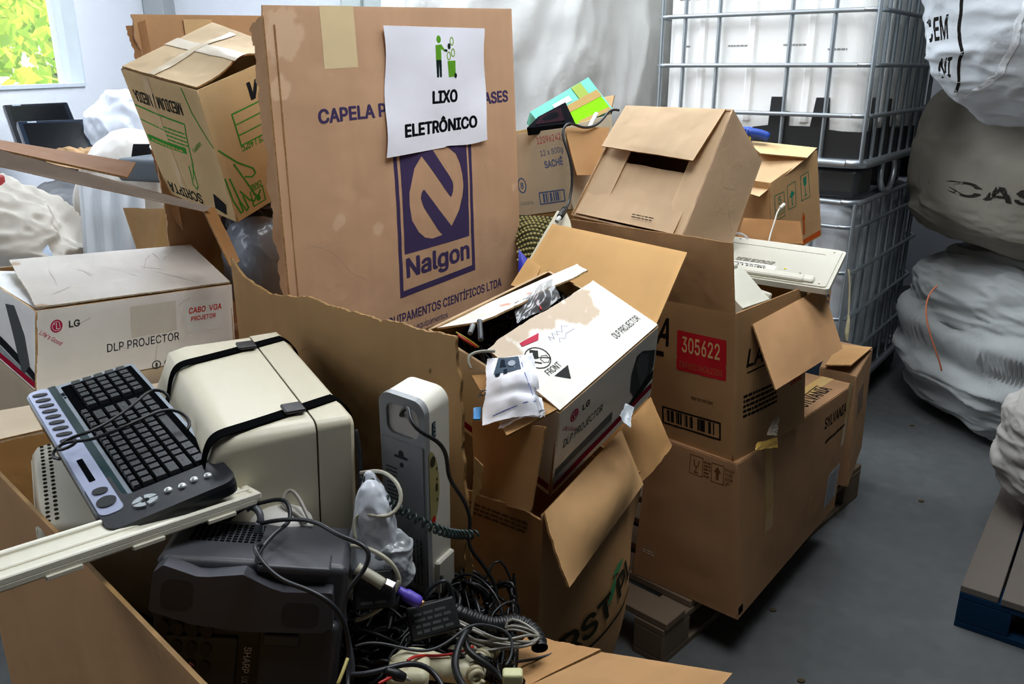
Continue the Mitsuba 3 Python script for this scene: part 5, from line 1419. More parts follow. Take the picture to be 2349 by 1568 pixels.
part(FX, "latch", shp(P(solid(rbox(0.05, 0.012, 0.02, 0.005, 2).apply_translation([fx - 0.108, -0.009, fz - 0.115]), "#3f4247")), "plastic"))
part(FX, "top_ledge", shp(P(solid(rbox(0.10, 0.05, 0.012, 0.004).apply_translation([fx - 0.125, 0.0, fz - 0.010]), "#3d3e43")), "plastic"))
vh = [solid(slab(0.03 + i * 0.0085, 0.075 + j * 0.0085, fz - 0.001, 0.0355 + i * 0.0085, 0.0795 + j * 0.0085, fz + 0.0008), "#0c0d0e", None) for i in range(12) for j in range(8)]
part(FX, "vent_holes", shp(P(join(*vh)), "matte", False), kind="stuff")
part(FX, "phone_plug", shp(P(join(solid(rbox(0.013, 0.012, 0.02, 0.002).apply_translation([0.115, 0.11, fz - 0.004]), "#6f757b"))), "gloss"), "clear phone plug")
part(FX, "phone_plug", shp(P(cable([(0.121, 0.116, fz + 0.014), (0.119, 0.122, fz + 0.028), (0.105, 0.13, fz + 0.034), (0.098, 0.128, fz + 0.030)], 0.0055, "#4a4f55")), "plastic"))

# ---------------------------------------------------------------- tall white and grey appliance
M, (dx, dy, dz) = frame(B["dev"])
P = lambda m: move(m, M)
DV = thing("white_appliance", "slim white appliance with a grey back, standing on end before the torn wall", "appliance")
fr_ = prism(rr(0, 0, dx, dz, 0.024).union(sbox(0, 0, dx, dz - 0.06)), 0.052)
V = np.array(fr_.vertices); V = np.c_[V[:, 0], 0.058 - V[:, 2], V[:, 1]]
mm = trimesh.Trimesh(V, fr_.faces); mm.fix_normals()
part(DV, "shell", shp(P(solid(mm, "#dedbcd", 40)), "plastic"))
hole = rr(0.014, dz - 0.072, dx - 0.012, dz - 0.016, 0.016)
bk = prism(rr(0, 0.0, dx, dz, 0.022).union(sbox(0, 0, dx, dz - 0.06)).difference(hole), 0.012)
V = np.array(bk.vertices); V = np.c_[V[:, 0], 0.006 - V[:, 2], V[:, 1]]
mm = trimesh.Trimesh(V, bk.faces); mm.fix_normals()
part(DV, "back_cover", shp(P(solid(mm, "#8d9091", 30)), "plastic"), "grey back cover")
part(DV, "socket_recess", shp(P(solid(slab(0.016, -0.002, dz - 0.071, dx - 0.014, 0.0055, dz - 0.018), "#bdb8b2", None)), "plastic", False))
part(DV, "lower_cover", shp(P(solid(slab(0.004, -0.0085, 0.004, dx - 0.004, -0.005, dz - 0.080), "#858889", None)), "plastic", False))
ds = Surf([M[:3, :3] @ np.array(q) + M[:3, 3] for q in ((0, -0.009, 0), (dx, -0.009, 0), (dx, -0.009, dz), (0, -0.009, dz))], wave=0)
prn(DV, ds, [ell(0.043, dz - 0.104, 0.0045, 0.007), rect(0.03, dz - 0.112, 0.056, dz - 0.1075), ell(0.044, dz - 0.124, 0.0035, 0.0045)] + [rect(0.012, dz - 0.136 - 0.0075 * i, 0.034, dz - 0.134 - 0.0075 * i) for i in range(13)] + [txt("ATENÇÃO", 0.075, 0.11, 0.006, 0.05, r=-90)] + [(a_[:, ::-1] * [1, 1], b_) for a_, b_ in lines(0.02, 0.015, 0.115, 0.085, 9, 18, 0.3)], "#3a3d3f", "holes_and_print", 0.0006)
prn(DV, ds, [(v_ , f_) for v_, f_ in [ring([(0.037, dz - 0.235), (0.078, dz - 0.235), (0.078, dz - 0.135), (0.037, dz - 0.135)], 0.0008)]], "#9a9d9e", "moulding", 0.0005)
rs = Surf([M[:3, :3] @ np.array(q) + M[:3, 3] for q in ((dx, 0, 0), (dx, 0.058, 0), (dx, 0.058, dz), (dx, 0, dz))], wave=0)
prn(DV, rs, [pol([(0.002, dz - 0.095)] + [(0.002 + 0.026 * math.sin(t), dz - 0.165 + 0.075 * math.cos(t)) for t in np.linspace(0.1, 3.05, 16)] + [(0.002, dz - 0.245)])], "#a39a5f", "keypad_film", 0.0008, label="olive keypad film with a red button", bsdf="gloss")
prn(DV, rs, [ell(0.010, dz - 0.225, 0.005, 0.008)], "#d4322a", "red_button", 0.0016)
prn(DV, rs, [ell(0.011, dz - 0.112, 0.0065, 0.010), ell(0.02, dz - 0.165, 0.003, 0.008)] + [ell(0.021, dz - 0.13 - 0.02 * i, 0.0018, 0.003) for i in range(4)], "#3d3f30", "keypad_film", 0.0015)
prn(DV, rs, [rect(0.012, dz - 0.070, 0.021, dz - 0.042)], "#23323a", "badge", 0.0008)
prn(DV, rs, [txt("R23", 0.0145, dz - 0.044, 0.006, 0.022, r=-90)], "#a9b7bb", "badge", 0.0014)
part(DV, "foot", shp(P(solid(cbox(dx - 0.008, 0.012, -0.01, dx + 0.008, 0.06, 0.06, 0.003), "#d2cfc1")), "plastic"))
part(DV, "cord", shp(join(cable([at(925, 952, 1.315), at(926, 940, 1.29), at(936, 936, 1.275), at(940, 955, 1.262), at(960, 985, 1.255), at(1000, 1010, 1.27), at(1020, 1035, 1.29), at(1030, 1090, 1.33), at(1065, 1150, 1.38), at(1078, 1200, 1.40), at(1075, 1240, 1.41), at(1100, 1285, 1.43), at(1130, 1330, 1.44), at(1138, 1365, 1.44), at(1120, 1395, 1.43), at(1085, 1400, 1.42)], 0.0034, "#141516")), "plastic"), "black cord")

# ---------------------------------------------------------------- beige things in the carton with the red number
NB = thing("beige_keyboard", "beige keyboard lying upside down on the open carton, sticking out to the right", "keyboard")
c4 = [at(1520, 606, 2.47), at(1884, 662, 2.27), at(1967, 574, 2.47), at(1590, 536, 2.66)]
kbn = Surf(c4, wave=0)
M = frm(c4[0], c4[1] - c4[0], c4[3] - c4[0])
W, Hh = kbn.W, kbn.H
P = lambda m: move(m, M)
part(NB, "base", shp(P(join(plate(rr(0, 0, W, Hh, 0.012), -0.016, 0.0, "#cbc8b9"), plate(rr(0.006, 0.006, W - 0.01, Hh - 0.006, 0.010), 0.0, 0.004, "#c6c3b4"))), "plastic"))
part(NB, "ridge", shp(P(solid(cbox(0.02, 0.012, 0.003, W - 0.07, 0.045, 0.016, 0.004), "#d6d3c4")), "plastic"))
part(NB, "foot", shp(P(solid(cbox(W - 0.095, 0.016, 0.003, W - 0.045, 0.05, 0.014, 0.004), "#d9d6c8")), "plastic"))
part(NB, "groove", shp(P(solid(slab(0.10, Hh - 0.055, 0.0036, W - 0.05, Hh - 0.052, 0.0046), "#8d8a7c", None)), "matte", False))
part(NB, "paper_label", shp(P(solid(slab(W - 0.30, 0.06, 0.004, W - 0.16, 0.095, 0.0046), "#e4e2da", None)), "matte", False))
bs = Surf([P((np.array([q]), 0, 0, 0))[0][0] for q in ((0, 0, 0.0046), (W, 0, 0.0046), (W, Hh, 0.0046), (0, Hh, 0.0046))], wave=0)
prn(NB, bs, bars(W - 0.275, 0.064, W - 0.185, 0.075, 18, 4) + lines(W - 0.28, 0.10, W - 0.17, 0.125, 4, 5, 0.35) + lines(W - 0.28, 0.080, W - 0.19, 0.088, 1, 6, 0.5), "#55544c", "lettering", 0.0004)
prn(NB, bs, [ell(W - 0.135, 0.085, 0.004, 0.004)], "#d8c23a", "sticker", 0.0005)
prn(NB, bs, [ell(x, y, 0.003, 0.0022) for x, y in ((W - 0.03, 0.02), (W - 0.03, Hh - 0.03), (W - 0.3, 0.04), (W - 0.31, Hh - 0.02), (W - 0.09, 0.07))], "#6e6b5f", "screw_holes", 0.0005)
part(NB, "cord", shp(join(cable([at(1946, 618, 2.36), at(1949, 660, 2.37), at(1947, 710, 2.38), at(1946, 748, 2.385)], 0.003, "#c3bd9d"), tubes(curve([at(1946, 722, 2.382), at(1946, 738, 2.384), at(1943, 760, 2.386), at(1943, 783, 2.388)], 0.003), np.interp(np.linspace(0, 1, len(curve([at(1946, 722, 2.382), at(1946, 738, 2.384), at(1943, 760, 2.386), at(1943, 783, 2.388)], 0.003))), [0, 0.3, 0.7, 1], [0.003, 0.006, 0.007, 0.004]), 8, "#bdb694")), "plastic"), "cord with a plug hanging down")
BD = thing("beige_telephone", "beige telephone base with a sloped face inside the open carton with the red number", "telephone")
M = frm(at(1698, 735, 2.21), (0.73, 0.68, 0.0), (-0.66, 0.73, 0.12))
P = lambda m: move(m, M)
W_ = 0.135
pf = prism(Polygon([(0, 0), (0.18, 0), (0.18, 0.085), (0.14, 0.10), (0.10, 0.095), (0.02, 0.045), (0, 0.035)]), W_)
V = np.array(pf.vertices); V = np.c_[V[:, 2], V[:, 0], V[:, 1]]
mm = trimesh.Trimesh(V, pf.faces); mm.fix_normals()
part(BD, "body", shp(P(solid(mm, "#d3d2c2", 30)), "plastic"))
part(BD, "cradle", shp(P(solid(rbox(W_ - 0.03, 0.05, 0.02, 0.006).apply_translation([0.015, 0.105, 0.088]), "#cfcdbc")), "plastic"))
part(BD, "side_rim", shp(P(solid(cbox(W_, 0.0, 0.0, W_ + 0.01, 0.16, 0.05, 0.004), "#dad8ca")), "plastic"))
TC = thing("white_cable", "thin white cable with a plug end, lying over the carton with the orange arrow", "cord")
part(TC, "wire", shp(cable([at(1764, 553, 2.70), at(1770, 530, 2.71), at(1778, 505, 2.715), at(1783, 488, 2.72), at(1793, 474, 2.725)], 0.003, "#d9d5c6"), "plastic"))
part(TC, "plug", shp(cable([at(1790, 478, 2.722), at(1799, 468, 2.73)], 0.006, "#dedbd0"), "plastic"))
TC = thing("white_cable", "short loop of white cable at the left end of the beige keyboard", "cord")
part(TC, "wire", shp(cable([at(1668, 545, 2.50), at(1685, 535, 2.52), at(1705, 538, 2.53), at(1716, 548, 2.53)], 0.003, "#cfd3da"), "plastic"))

# contents of the sachet carton
GB = thing("green_box", "flat turquoise and lime green box with tape, tilted in the pale carton", "box")
gs = Surf([at(1262, 330, 2.74), at(1402, 264, 2.90), at(1345, 190, 2.96), at(1212, 270, 2.80)], wave=0)
part(GB, "body", shp(sheet(gs, "#5fbba6", 0.05), "plastic"))
gw, gh = gs.W, gs.H
prn(GB, gs, [rect(gw * 0.40, gh * 0.02, gw * 0.97, gh * 0.42)], "#86cc22", "lime_panel", 0.0265)
prn(GB, gs, [rect(gw * 0.30, gh * 0.42, gw * 0.98, gh * 0.62), rect(gw * 0.45, 0.0, gw * 0.97, gh * 0.10)], "#b79a62", "brown_tape", 0.0275)
prn(GB, gs, [rect(gw * 0.68, gh * 0.62, gw * 0.84, gh * 0.98)], "#9fb45a", "brown_tape", 0.0275)
prn(GB, gs, [rect(gw * 0.30, gh * 0.68, gw * 0.58, gh * 0.84)], "#dfe9e8", "white_panel", 0.027)
BP = thing("black_router", "black curved plastic device lying in the pale carton before the green box", "device")
rq = Surf([at(1210, 302, 2.69), at(1320, 290, 2.70), at(1298, 243, 2.76), at(1236, 276, 2.76)], bulge=0.006, wave=0)
part(BP, "body", shp(sheet(rq, "#17181b", 0.028), "matte"))
part(BP, "screen", shp(sheet(Surf(sub(rq, 0.02, 0.012, rq.W * 0.8, rq.H * 0.8, 0.016), wave=0), "#2b1d22", 0.002), "matte"))
CB = thing("black_cable", "black cable hanging down the corner of the pale carton to a plug", "cable")
part(CB, "wire", shp(cable([at(1420, 253, 2.75), at(1402, 253, 2.76), at(1385, 270, 2.74), at(1330, 290, 2.66), at(1300, 286, 2.62), at(1292, 300, 2.61), at(1300, 340, 2.605), at(1311, 385, 2.61), at(1310, 440, 2.615), at(1296, 480, 2.56)], 0.0042, "#1b1d20"), "plastic"))
part(CB, "plug", shp(join(cable([at(1296, 480, 2.56), at(1284, 498, 2.52)], 0.010, "#15161a"), cable([at(1284, 498, 2.52), at(1277, 508, 2.51)], 0.007, "#c9ccc9")), "plastic"))
WS_ = thing("white_stick", "thin white plastic stick poking out of the pale carton", "stick")
part(WS_, "body", shp(cable([at(1352, 292, 2.72), at(1368, 260, 2.76)], 0.007, "#e2e4e2"), "plastic"))
NT = thing("netted_roll", "roll of yellowish netting in the gap right of the tall carton", "netting")
nm = []
nt = Surf([at(1190, 600, 2.62), at(1262, 600, 2.56), at(1285, 500, 2.72), at(1185, 495, 2.80)], wave=0)
part(NT, "core", shp(sheet(Surf(nt.c, bulge=0.03), "#3a3b2a", 0.01), "matte"))
for i in range(10):
    for j in range(12):
        p_ = nt(np.array((i + 0.5 * (j % 2)) / 10), np.array(j / 12), 0.03 * math.sin(math.pi * i / 10) * math.sin(math.pi * j / 12) + 0.006)
        e = trimesh.creation.icosphere(subdivisions=1, radius=0.0055); e.apply_translation(p_)
        nm.append(solid(e, "#a39a68", 60))
part(NT, "knots", shp(join(*nm), "matte"), kind="stuff")
BB = thing("blue_tub", "deep blue plastic rim low in the gap right of the tall carton", "tub")
part(BB, "rim", shp(sheet(Surf([at(1188, 700, 2.40), at(1225, 660, 2.42), at(1214, 600, 2.50), at(1190, 572, 2.52)], bulge=0.01), "#23289a", 0.006), "plastic"))
PS_ = thing("pale_panel", "pale beige plastic panel edge behind the smooth brown flap", "panel")
part(PS_, "body", shp(sheet(Surf([at(1205, 612, 2.50), at(1330, 560, 2.52), at(1300, 490, 2.60), at(1278, 486, 2.60)], wave=0.001), "#bdb79f", 0.012), "plastic"))
TL = thing("blue_tool", "blue and yellow tool handle lying on the boxes before the upper container", "tool")
part(TL, "handle", shp(join(cable([at(1712, 304, 2.95), at(1735, 306, 2.95), at(1762, 315, 2.95)], 0.017, "#2348a4")), "plastic"))
part(TL, "head", shp(solid(rbox(0.045, 0.05, 0.05, 0.01).apply_translation(at(1700, 325, 2.98)), "#2a4fae"), "plastic"))
part(TL, "yellow_band", shp(solid(rbox(0.03, 0.05, 0.022, 0.006).apply_translation(at(1704, 326, 2.95)), "#d3b92e"), "plastic"))

# bag and film in the gap left of the tall carton
BG = thing("black_bag", "black plastic bag under the gloves carton, left of the tall carton", "bag")
part(BG, "body", shp(col_mesh(blob(at(592, 505, 2.40) + [0, 0, 0.0], (0.09, 0.09, 0.05), 0.8, 5, 0.006, 9, 51, 35, ridge=0.010), "#131418", 0.1), "plastic"))
BG = thing("grey_film_bag", "translucent bluish grey plastic bag bulging behind the torn wall", "bag")
part(BG, "body", shp(col_mesh(blob(at(598, 592, 2.36) + [0.0, 0.0, -0.02], (0.11, 0.09, 0.14), 0.75, 5, 0.006, 6, 52, -45, ridge=0.006), "#77808c", 0.12, 8), "gloss"))

# white wrapper on the projector carton
WR = thing("paper_wrapper", "crumpled white printed wrapper with a coffee machine picture, on the brown end flap", "wrapper")
wc = [at(1098, 985, 1.475), at(1258, 958, 1.49), at(1222, 808, 1.56), at(1112, 822, 1.545)]


def wex(u, v):
    q = np.stack([u * 1.3, v * 1.5, np.full_like(u, 4.4)], -1)
    return 0.028 * np.sin(np.pi * np.clip(u, 0, 1)) ** 0.7 * np.sin(np.pi * np.clip(v * 0.9 + 0.1, 0, 1)) + 0.008 * (2 * np.abs(meshkit.fbm(q * 2.3, 3, 8) - 0.5) * 2 - 0.4) - 0.02 * np.exp(-((v - 0.38) / 0.06) ** 2) * u


wr = Surf(wc, wave=0, extra=wex)
part(WR, "sheet", shp(sheet(wr, "#f2f4fb", 0.0012, nu=40, nv=40, jag=(0.012, 0.008, 0.004, 0.012), seed=14, nz=0.02), "matte"))
ww, wh = wr.W, wr.H
prn(WR, wr, [pol(Polygon([(ww * .22, wh * .70), (ww * .66, wh * .70), (ww * .66, wh * .93), (ww * .30, wh * .96)]).buffer(0.003))], "#4d5a68", "picture", 0.0016)
prn(WR, wr, [pol([(ww * .30, wh * .78), (ww * .42, wh * .78), (ww * .42, wh * .93), (ww * .33, wh * .93)]), ell(ww * .26, wh * .66, .005, .004), pol([(ww * .36, wh * .64), (ww * .44, wh * .66), (ww * .43, wh * .74), (ww * .37, wh * .73)])], "#242c36", "picture", 0.0022)
prn(WR, wr, [ell(ww * .53, wh * .82, .008, .007)], "#a9b4bf", "picture", 0.0024)
prn(WR, wr, [stroke([(ww * .72, wh * .95), (ww * .74, wh * .6), (ww * .82, wh * .30)], 0.0012), stroke([(ww * .2, wh * .12), (ww * .85, wh * .22)], 0.0012)], "#4a58a8", "printed_line", 0.0018)
prn(WR, wr, [txt("ZY", ww * .06, wh * .42, 0.012, 0.014, r=80)], "#3f4650", "lettering", 0.0018)
part(WR, "clear_film", shp(crumple([at(1135, 985, 1.465), at(1250, 955, 1.485), at(1262, 930, 1.495), at(1150, 960, 1.485)], 0.012, 22, 38, col="#e0e0da", n=24), "film"))
part(WR, "clear_film", shp(crumple([at(1246, 966, 1.47), at(1260, 962, 1.47), at(1236, 880, 1.50), at(1218, 885, 1.50)], 0.008, 22, 39, col="#e0e0da", n=16), "film"))
BLU = thing("blue_scrap", "bright blue plastic scrap showing beside the torn carton edge under the white wrapper", "scrap")
part(BLU, "body", shp(sheet(Surf([at(1086, 962, 1.50), at(1102, 962, 1.50), at(1104, 934, 1.52), at(1086, 936, 1.52)]), "#2f86c9", 0.004), "plastic"))

# ================================================================== cables and adapters


def heap(key, box4, z, n, seed, cols, rmin=0.0022, rmax=0.0042, dz=0.04, ln=0.25):
    r = np.random.default_rng(seed)
    f = bil(box4)
    out = []
    for i in range(n):
        p0 = f(r.random(), r.random())
        a = r.uniform(0, 2 * np.pi)
        pts = []
        for k in range(5):
            a += r.normal(0, 0.9)
            p0 = p0 + np.array([math.cos(a), math.sin(a), 0]) * ln / 5
            q = np.clip(p0, np.min(box4, 0) + 0.01, np.max(box4, 0) - 0.01)
            pts.append(np.array([q[0], q[1], z + r.uniform(0, dz)]))
        pts = np.array(pts) + r.normal(0, 0.002, (5, 3))
        out.append(cable(pts, r.uniform(rmin, rmax), cols[r.integers(len(cols))], 6, 0.012))
    return out


# mass of leads inside the right projector carton
TG = thing("cable_tangle", "tangle of black leads with a few coloured wires inside the right projector carton", "cables")
b = B["lgr"]
lf = lambda t: [mid(mid(b[a], b[c], t), 0.25 * sum(b[k] for k in ("lnd", "rnd", "rfd", "lfd")) * (1 - t) + 0.25 * sum(b[k] for k in ("lnu", "rnu", "rfu", "lfu")) * t, 0.12) for a, c in (("lnd", "lnu"), ("rnd", "rnu"), ("rfd", "rfu"), ("lfd", "lfu"))]
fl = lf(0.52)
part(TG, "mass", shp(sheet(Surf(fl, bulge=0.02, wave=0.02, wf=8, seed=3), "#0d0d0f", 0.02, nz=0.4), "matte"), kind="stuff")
f_ = bil(fl)
r = np.random.default_rng(77)
tub = []
for i in range(70):
    c0 = np.array([r.uniform(0.08, 0.92), r.uniform(0.25, 0.95)])
    pts = []
    a = r.uniform(0, 6.28)
    for k in range(5):
        a += r.normal(0, 0.8)
        c0 = np.clip(c0 + 0.10 * np.array([math.cos(a), math.sin(a)]), 0.06, 0.94)
        pts.append(f_(c0[0], c0[1]) + [0, 0, 0.025 + r.uniform(0, 0.045)])
    cc_ = ["#101113", "#17181a", "#1d1f22", "#26282b", "#141415", "#3a3d40"][r.integers(6)]
    tub.append(cable(pts, r.uniform(0.002, 0.004), cc_, 6, 0.012))
part(TG, "black_leads", shp(join(*tub), "plastic"), kind="stuff")
part(TG, "red_wire", shp(cable([at(1229, 682, 1.74), at(1236, 698, 1.70), at(1242, 710, 1.69)], 0.002, "#c3231f"), "plastic"))
part(TG, "red_wire", shp(cable([at(1050, 768, 1.56), at(1075, 785, 1.56), at(1092, 795, 1.57)], 0.0025, "#a82a1c"), "plastic"))
part(TG, "yellow_wire", shp(cable([at(1046, 762, 1.565), at(1070, 776, 1.565), at(1098, 796, 1.575)], 0.002, "#a88f2a"), "plastic"))
part(TG, "red_wire", shp(cable([at(1180, 700, 1.70), at(1210, 700, 1.72), at(1255, 690, 1.74)], 0.002, "#8e201a"), "plastic"))
part(TG, "grey_connector", shp(cable([at(1100, 735, 1.60), at(1103, 780, 1.57)], 0.0055, "#4a4e52"), "plastic"))
part(TG, "grey_connector", shp(cable([at(1085, 745, 1.59), at(1078, 765, 1.57)], 0.005, "#7c8080"), "plastic"))
part(TG, "grey_lead", shp(cable([at(1135, 805, 1.54), at(1100, 806, 1.53), at(1078, 815, 1.52), at(1080, 845, 1.51)], 0.003, "#8d8c7e"), "plastic"))

# what fills the large carton under the devices
FI = thing("cable_heap", "dark heap of leads and power adapters filling the large open carton", "cables")
fl = [Z(D_, 0.66) + [0.07, 0.0, 0], Z(C_, 0.66) + [-0.02, 0.05, 0], Z(B_, 0.69) + [-0.05, 0.0, 0], Z(A_, 0.70) + [0.02, -0.05, 0]]
part(FI, "mass", shp(sheet(Surf(fl, bulge=0.0, wave=0.025, wf=5, seed=13), "#101113", 0.05, nz=0.4), "matte"), kind="stuff")
hb = [at(800, 1560, 1.12), at(1190, 1560, 1.25), at(1190, 1390, 1.42), at(820, 1350, 1.36)]
zz = 0.70
hb = [on_z(790, 1600, zz), on_z(1170, 1600, zz), on_z(1190, 1400, zz), on_z(820, 1360, zz)]
part(FI, "black_leads", shp(join(*heap(FI, hb, zz - 0.01, 150, 5, ["#0a0a0b", "#0e0f10", "#141517", "#191b1e", "#0d0d0f"], dz=0.07)), "plastic"), kind="stuff")
hb2 = [on_z(270, 1420, 0.74), on_z(360, 1420, 0.74), on_z(360, 1270, 0.74), on_z(260, 1270, 0.74)]
part(FI, "black_leads", shp(join(*heap(FI, hb2, 0.76, 26, 6, ["#0e0f10", "#141516", "#1b1c1e"], dz=0.12)), "plastic"), kind="stuff")


def adapter(label, o, x, y, size, words):
    k = thing("power_adapter", label, "adapter")
    M = frm(o, x, y)
    part(k, "case", shp(move(solid(rbox(*size, 0.005), "#17181a"), M), "plastic"))
    s = Surf([M[:3, :3] @ np.array(q) + M[:3, 3] for q in ((0, 0, size[2]), (size[0], 0, size[2]), (size[0], size[1], size[2]), (0, size[1], size[2]))], wave=0)
    prn(k, s, words(size), "#4a4f4d", "lettering", 0.0006)


adapter("black power adapter with small faded print, in the heap below the purple plug", at(945, 1475, 1.265), (0.9, 0.25, 0.12), (-0.2, 0.6, 0.75), (0.075, 0.05, 0.035), lambda s: lines(0.01, 0.008, 0.065, 0.042, 4, 3, 0.5))
adapter("black power adapter beside the fax machine with small yellowish print", at(818, 1398, 1.235), (0.95, 0.1, 0.05), (0.0, 0.5, 0.85), (0.06, 0.055, 0.03), lambda s: [txt("FOR", 0.02, 0.036, 0.007, 0.02, bold=False), txt("INDOOR", 0.012, 0.022, 0.006, 0.034, bold=False)] + lines(0.01, 0.008, 0.05, 0.016, 1, 5, 0.5))


def lead(name, label, pts, r, c, mat="plastic", cat="cable"):
    return thing(name, label, cat, shape=shp(cable(pts, r, c, 8, 0.006), mat))


US = thing("usb_cable", "pale grey cable looped round the white bag, with a metal-tipped plug", "cable")
part(US, "wire", shp(join(cable([at(828, 1084, 1.33), at(860, 1080, 1.30), at(895, 1092, 1.27), at(918, 1125, 1.255), at(915, 1160, 1.25), at(890, 1182, 1.245), at(850, 1180, 1.245), at(820, 1182, 1.25), at(812, 1205, 1.25), at(816, 1235, 1.25)], 0.0032, "#b9b5a4"),
                           cable([at(806, 1252, 1.235), at(845, 1258, 1.225), at(885, 1280, 1.22), at(910, 1310, 1.225), at(912, 1345, 1.23), at(890, 1350, 1.225), at(850, 1342, 1.22), at(822, 1322, 1.22)], 0.0034, "#aeaa98"),
                           cable([at(915, 1330, 1.226), at(900, 1365, 1.23), at(865, 1400, 1.235), at(838, 1415, 1.235), at(818, 1422, 1.24)], 0.0034, "#b3af9b")), "plastic"))
part(US, "plug", shp(tubes(curve([at(818, 1302, 1.205), at(840, 1315, 1.205), at(868, 1332, 1.205), at(880, 1340, 1.205)], 0.004), 0.0088, 8, "#a9a694"), "plastic"))
part(US, "plug_tip", shp(move(solid(rbox(0.016, 0.011, 0.005, 0.001), "#c5c6c0"), frm(at(878, 1342, 1.205), at(893, 1348, 1.203) - at(878, 1341, 1.205), (0.1, 1, 0.3))), "metal"))
PU = thing("purple_plug", "purple round connector plug at the foot of the white appliance", "plug")
pc = curve([at(912, 1352, 1.235), at(930, 1362, 1.235), at(950, 1374, 1.235), at(966, 1382, 1.235)], 0.003)
part(PU, "body", shp(tubes(pc, np.interp(np.linspace(0, 1, len(pc)), [0, 0.3, 0.35, 0.85, 1], [0.0065, 0.0068, 0.0095, 0.0095, 0.007]), 10, "#5847b4"), "plastic"))
part(PU, "tip", shp(cable([at(965, 1381, 1.235), at(972, 1385, 1.235)], 0.005, "#b58d6a"), "metal"))
part(PU, "lead", shp(cable([at(913, 1353, 1.235), at(898, 1348, 1.24), at(880, 1350, 1.26), at(860, 1370, 1.29)], 0.003, "#17181b"), "plastic"))
CC = thing("coiled_cord", "dark green coiled telephone cord hanging across the white appliance", "cord")
part(CC, "coil", shp(coil([at(836, 1092, 1.30), at(860, 1120, 1.275), at(890, 1150, 1.265), at(925, 1172, 1.265), at(965, 1196, 1.268), at(1000, 1212, 1.285), at(1045, 1224, 1.34), at(1092, 1226, 1.39)], 0.0062, 0.0024, 22, "#1b2b28"), "plastic"))
CC = thing("coiled_cord", "cream coiled telephone cord behind the cream handset", "cord")
part(CC, "coil", shp(coil([at(1095, 1560, 1.21), at(1090, 1530, 1.24), at(1105, 1508, 1.27), at(1128, 1490, 1.30), at(1135, 1478, 1.32)], 0.0095, 0.0042, 12, "#a8a082"), "plastic"))
HS = thing("telephone_handset", "cream telephone handset at the bottom edge among the cables", "handset")
hp = curve([at(900, 1532, 1.20), at(950, 1522, 1.22), at(1000, 1528, 1.235), at(1060, 1540, 1.24), at(1090, 1520, 1.27)], 0.006)
part(HS, "grip", shp(tubes(hp, np.interp(np.linspace(0, 1, len(hp)), [0, 0.15, 0.4, 0.7, 0.9, 1], [0.012, 0.024, 0.021, 0.017, 0.024, 0.016]), 14, "#c4bf9f"), "plastic"))
part(HS, "ear_piece", shp(solid(rbox(0.05, 0.05, 0.03, 0.012, 2).apply_translation(at(1052, 1512, 1.285) + [-0.02, -0.02, -0.02]), "#bbb597"), "plastic"))
part(HS, "mouth_piece", shp(solid(rbox(0.06, 0.055, 0.03, 0.012, 2).apply_translation(at(920, 1548, 1.19) + [-0.02, -0.02, -0.015]), "#c4bf9f"), "plastic"))
CU = thing("hose", "thick black ribbed hose curving along the right of the heap", "hose")
hc = curve([at(1024, 1388, 1.35), at(1045, 1402, 1.335), at(1090, 1420, 1.325), at(1140, 1432, 1.325), at(1190, 1428, 1.335), at(1215, 1440, 1.33), at(1235, 1470, 1.31), at(1238, 1486, 1.30)], 0.0022)
part(CU, "tube", shp(tubes(hc, 0.0125 + 0.0012 * np.sin(np.arange(len(hc)) * 1.6), 12, "#17181a", cap=False), "plastic"))
part(CU, "mouth", shp(tubes(hc[:3] - (hc[2] - hc[0]) * 0.02, 0.008, 12, "#050505"), "matte"))
SB = thing("silver_cable_bundle", "bundle of clear silver speaker cable in long loops, right of the heap", "cable")
sv = []
r = np.random.default_rng(9)
for i in range(7):
    o = lambda s: r.normal(0, 0.004 * s, 3)
    y_o = (i - 3) * 7
    sv.append(cable([at(985, 1410 + y_o * 0.5, 1.315) + o(1), at(1045, 1445 + y_o, 1.30) + o(1), at(1100, 1468 + y_o, 1.285) + o(1), at(1165, 1478 + y_o * 0.6, 1.28) + o(1), at(1222, 1470 + y_o * 0.3, 1.285) + o(0.5), at(1236 - i, 1458 + i, 1.30), at(1215, 1440 + i * 2, 1.315) + o(0.5), at(1160, 1440 + i, 1.315)], 0.0024, "#8f8c82", 6))
part(SB, "loops", shp(join(*sv), "gloss"))
lead("black_cable", "black cable looping over the top of the fax machine towards the white bag", [at(600, 1290, 1.10), at(606, 1250, 1.17), at(640, 1215, 1.21), at(665, 1185, 1.25), at(655, 1150, 1.27), at(610, 1150, 1.28), at(560, 1165, 1.28), at(525, 1192, 1.28)], 0.0032, "#1d1f23")
lead("black_cable", "black cable running down the front of the fax machine to the bottom edge", [at(600, 1250, 1.165), at(612, 1300, 1.10), at(650, 1330, 1.095), at(700, 1350, 1.09), at(760, 1385, 1.09), at(790, 1430, 1.10), at(800, 1500, 1.11), at(798, 1600, 1.08)], 0.0032, "#1d1f23")
lead("black_cable", "black cable arching across the top right corner of the fax machine", [at(600, 1200, 1.25), at(660, 1191, 1.22), at(730, 1200, 1.19), at(790, 1232, 1.16), at(845, 1268, 1.15), at(838, 1300, 1.15), at(805, 1345, 1.15), at(790, 1390, 1.15), at(800, 1470, 1.14), at(806, 1560, 1.12)], 0.0032, "#222428")
lead("black_cable", "black cable end rising behind the fax machine by the tube monitor", [at(480, 1193, 1.30), at(510, 1197, 1.29), at(530, 1180, 1.29), at(560, 1160, 1.285)], 0.003, "#17181b")
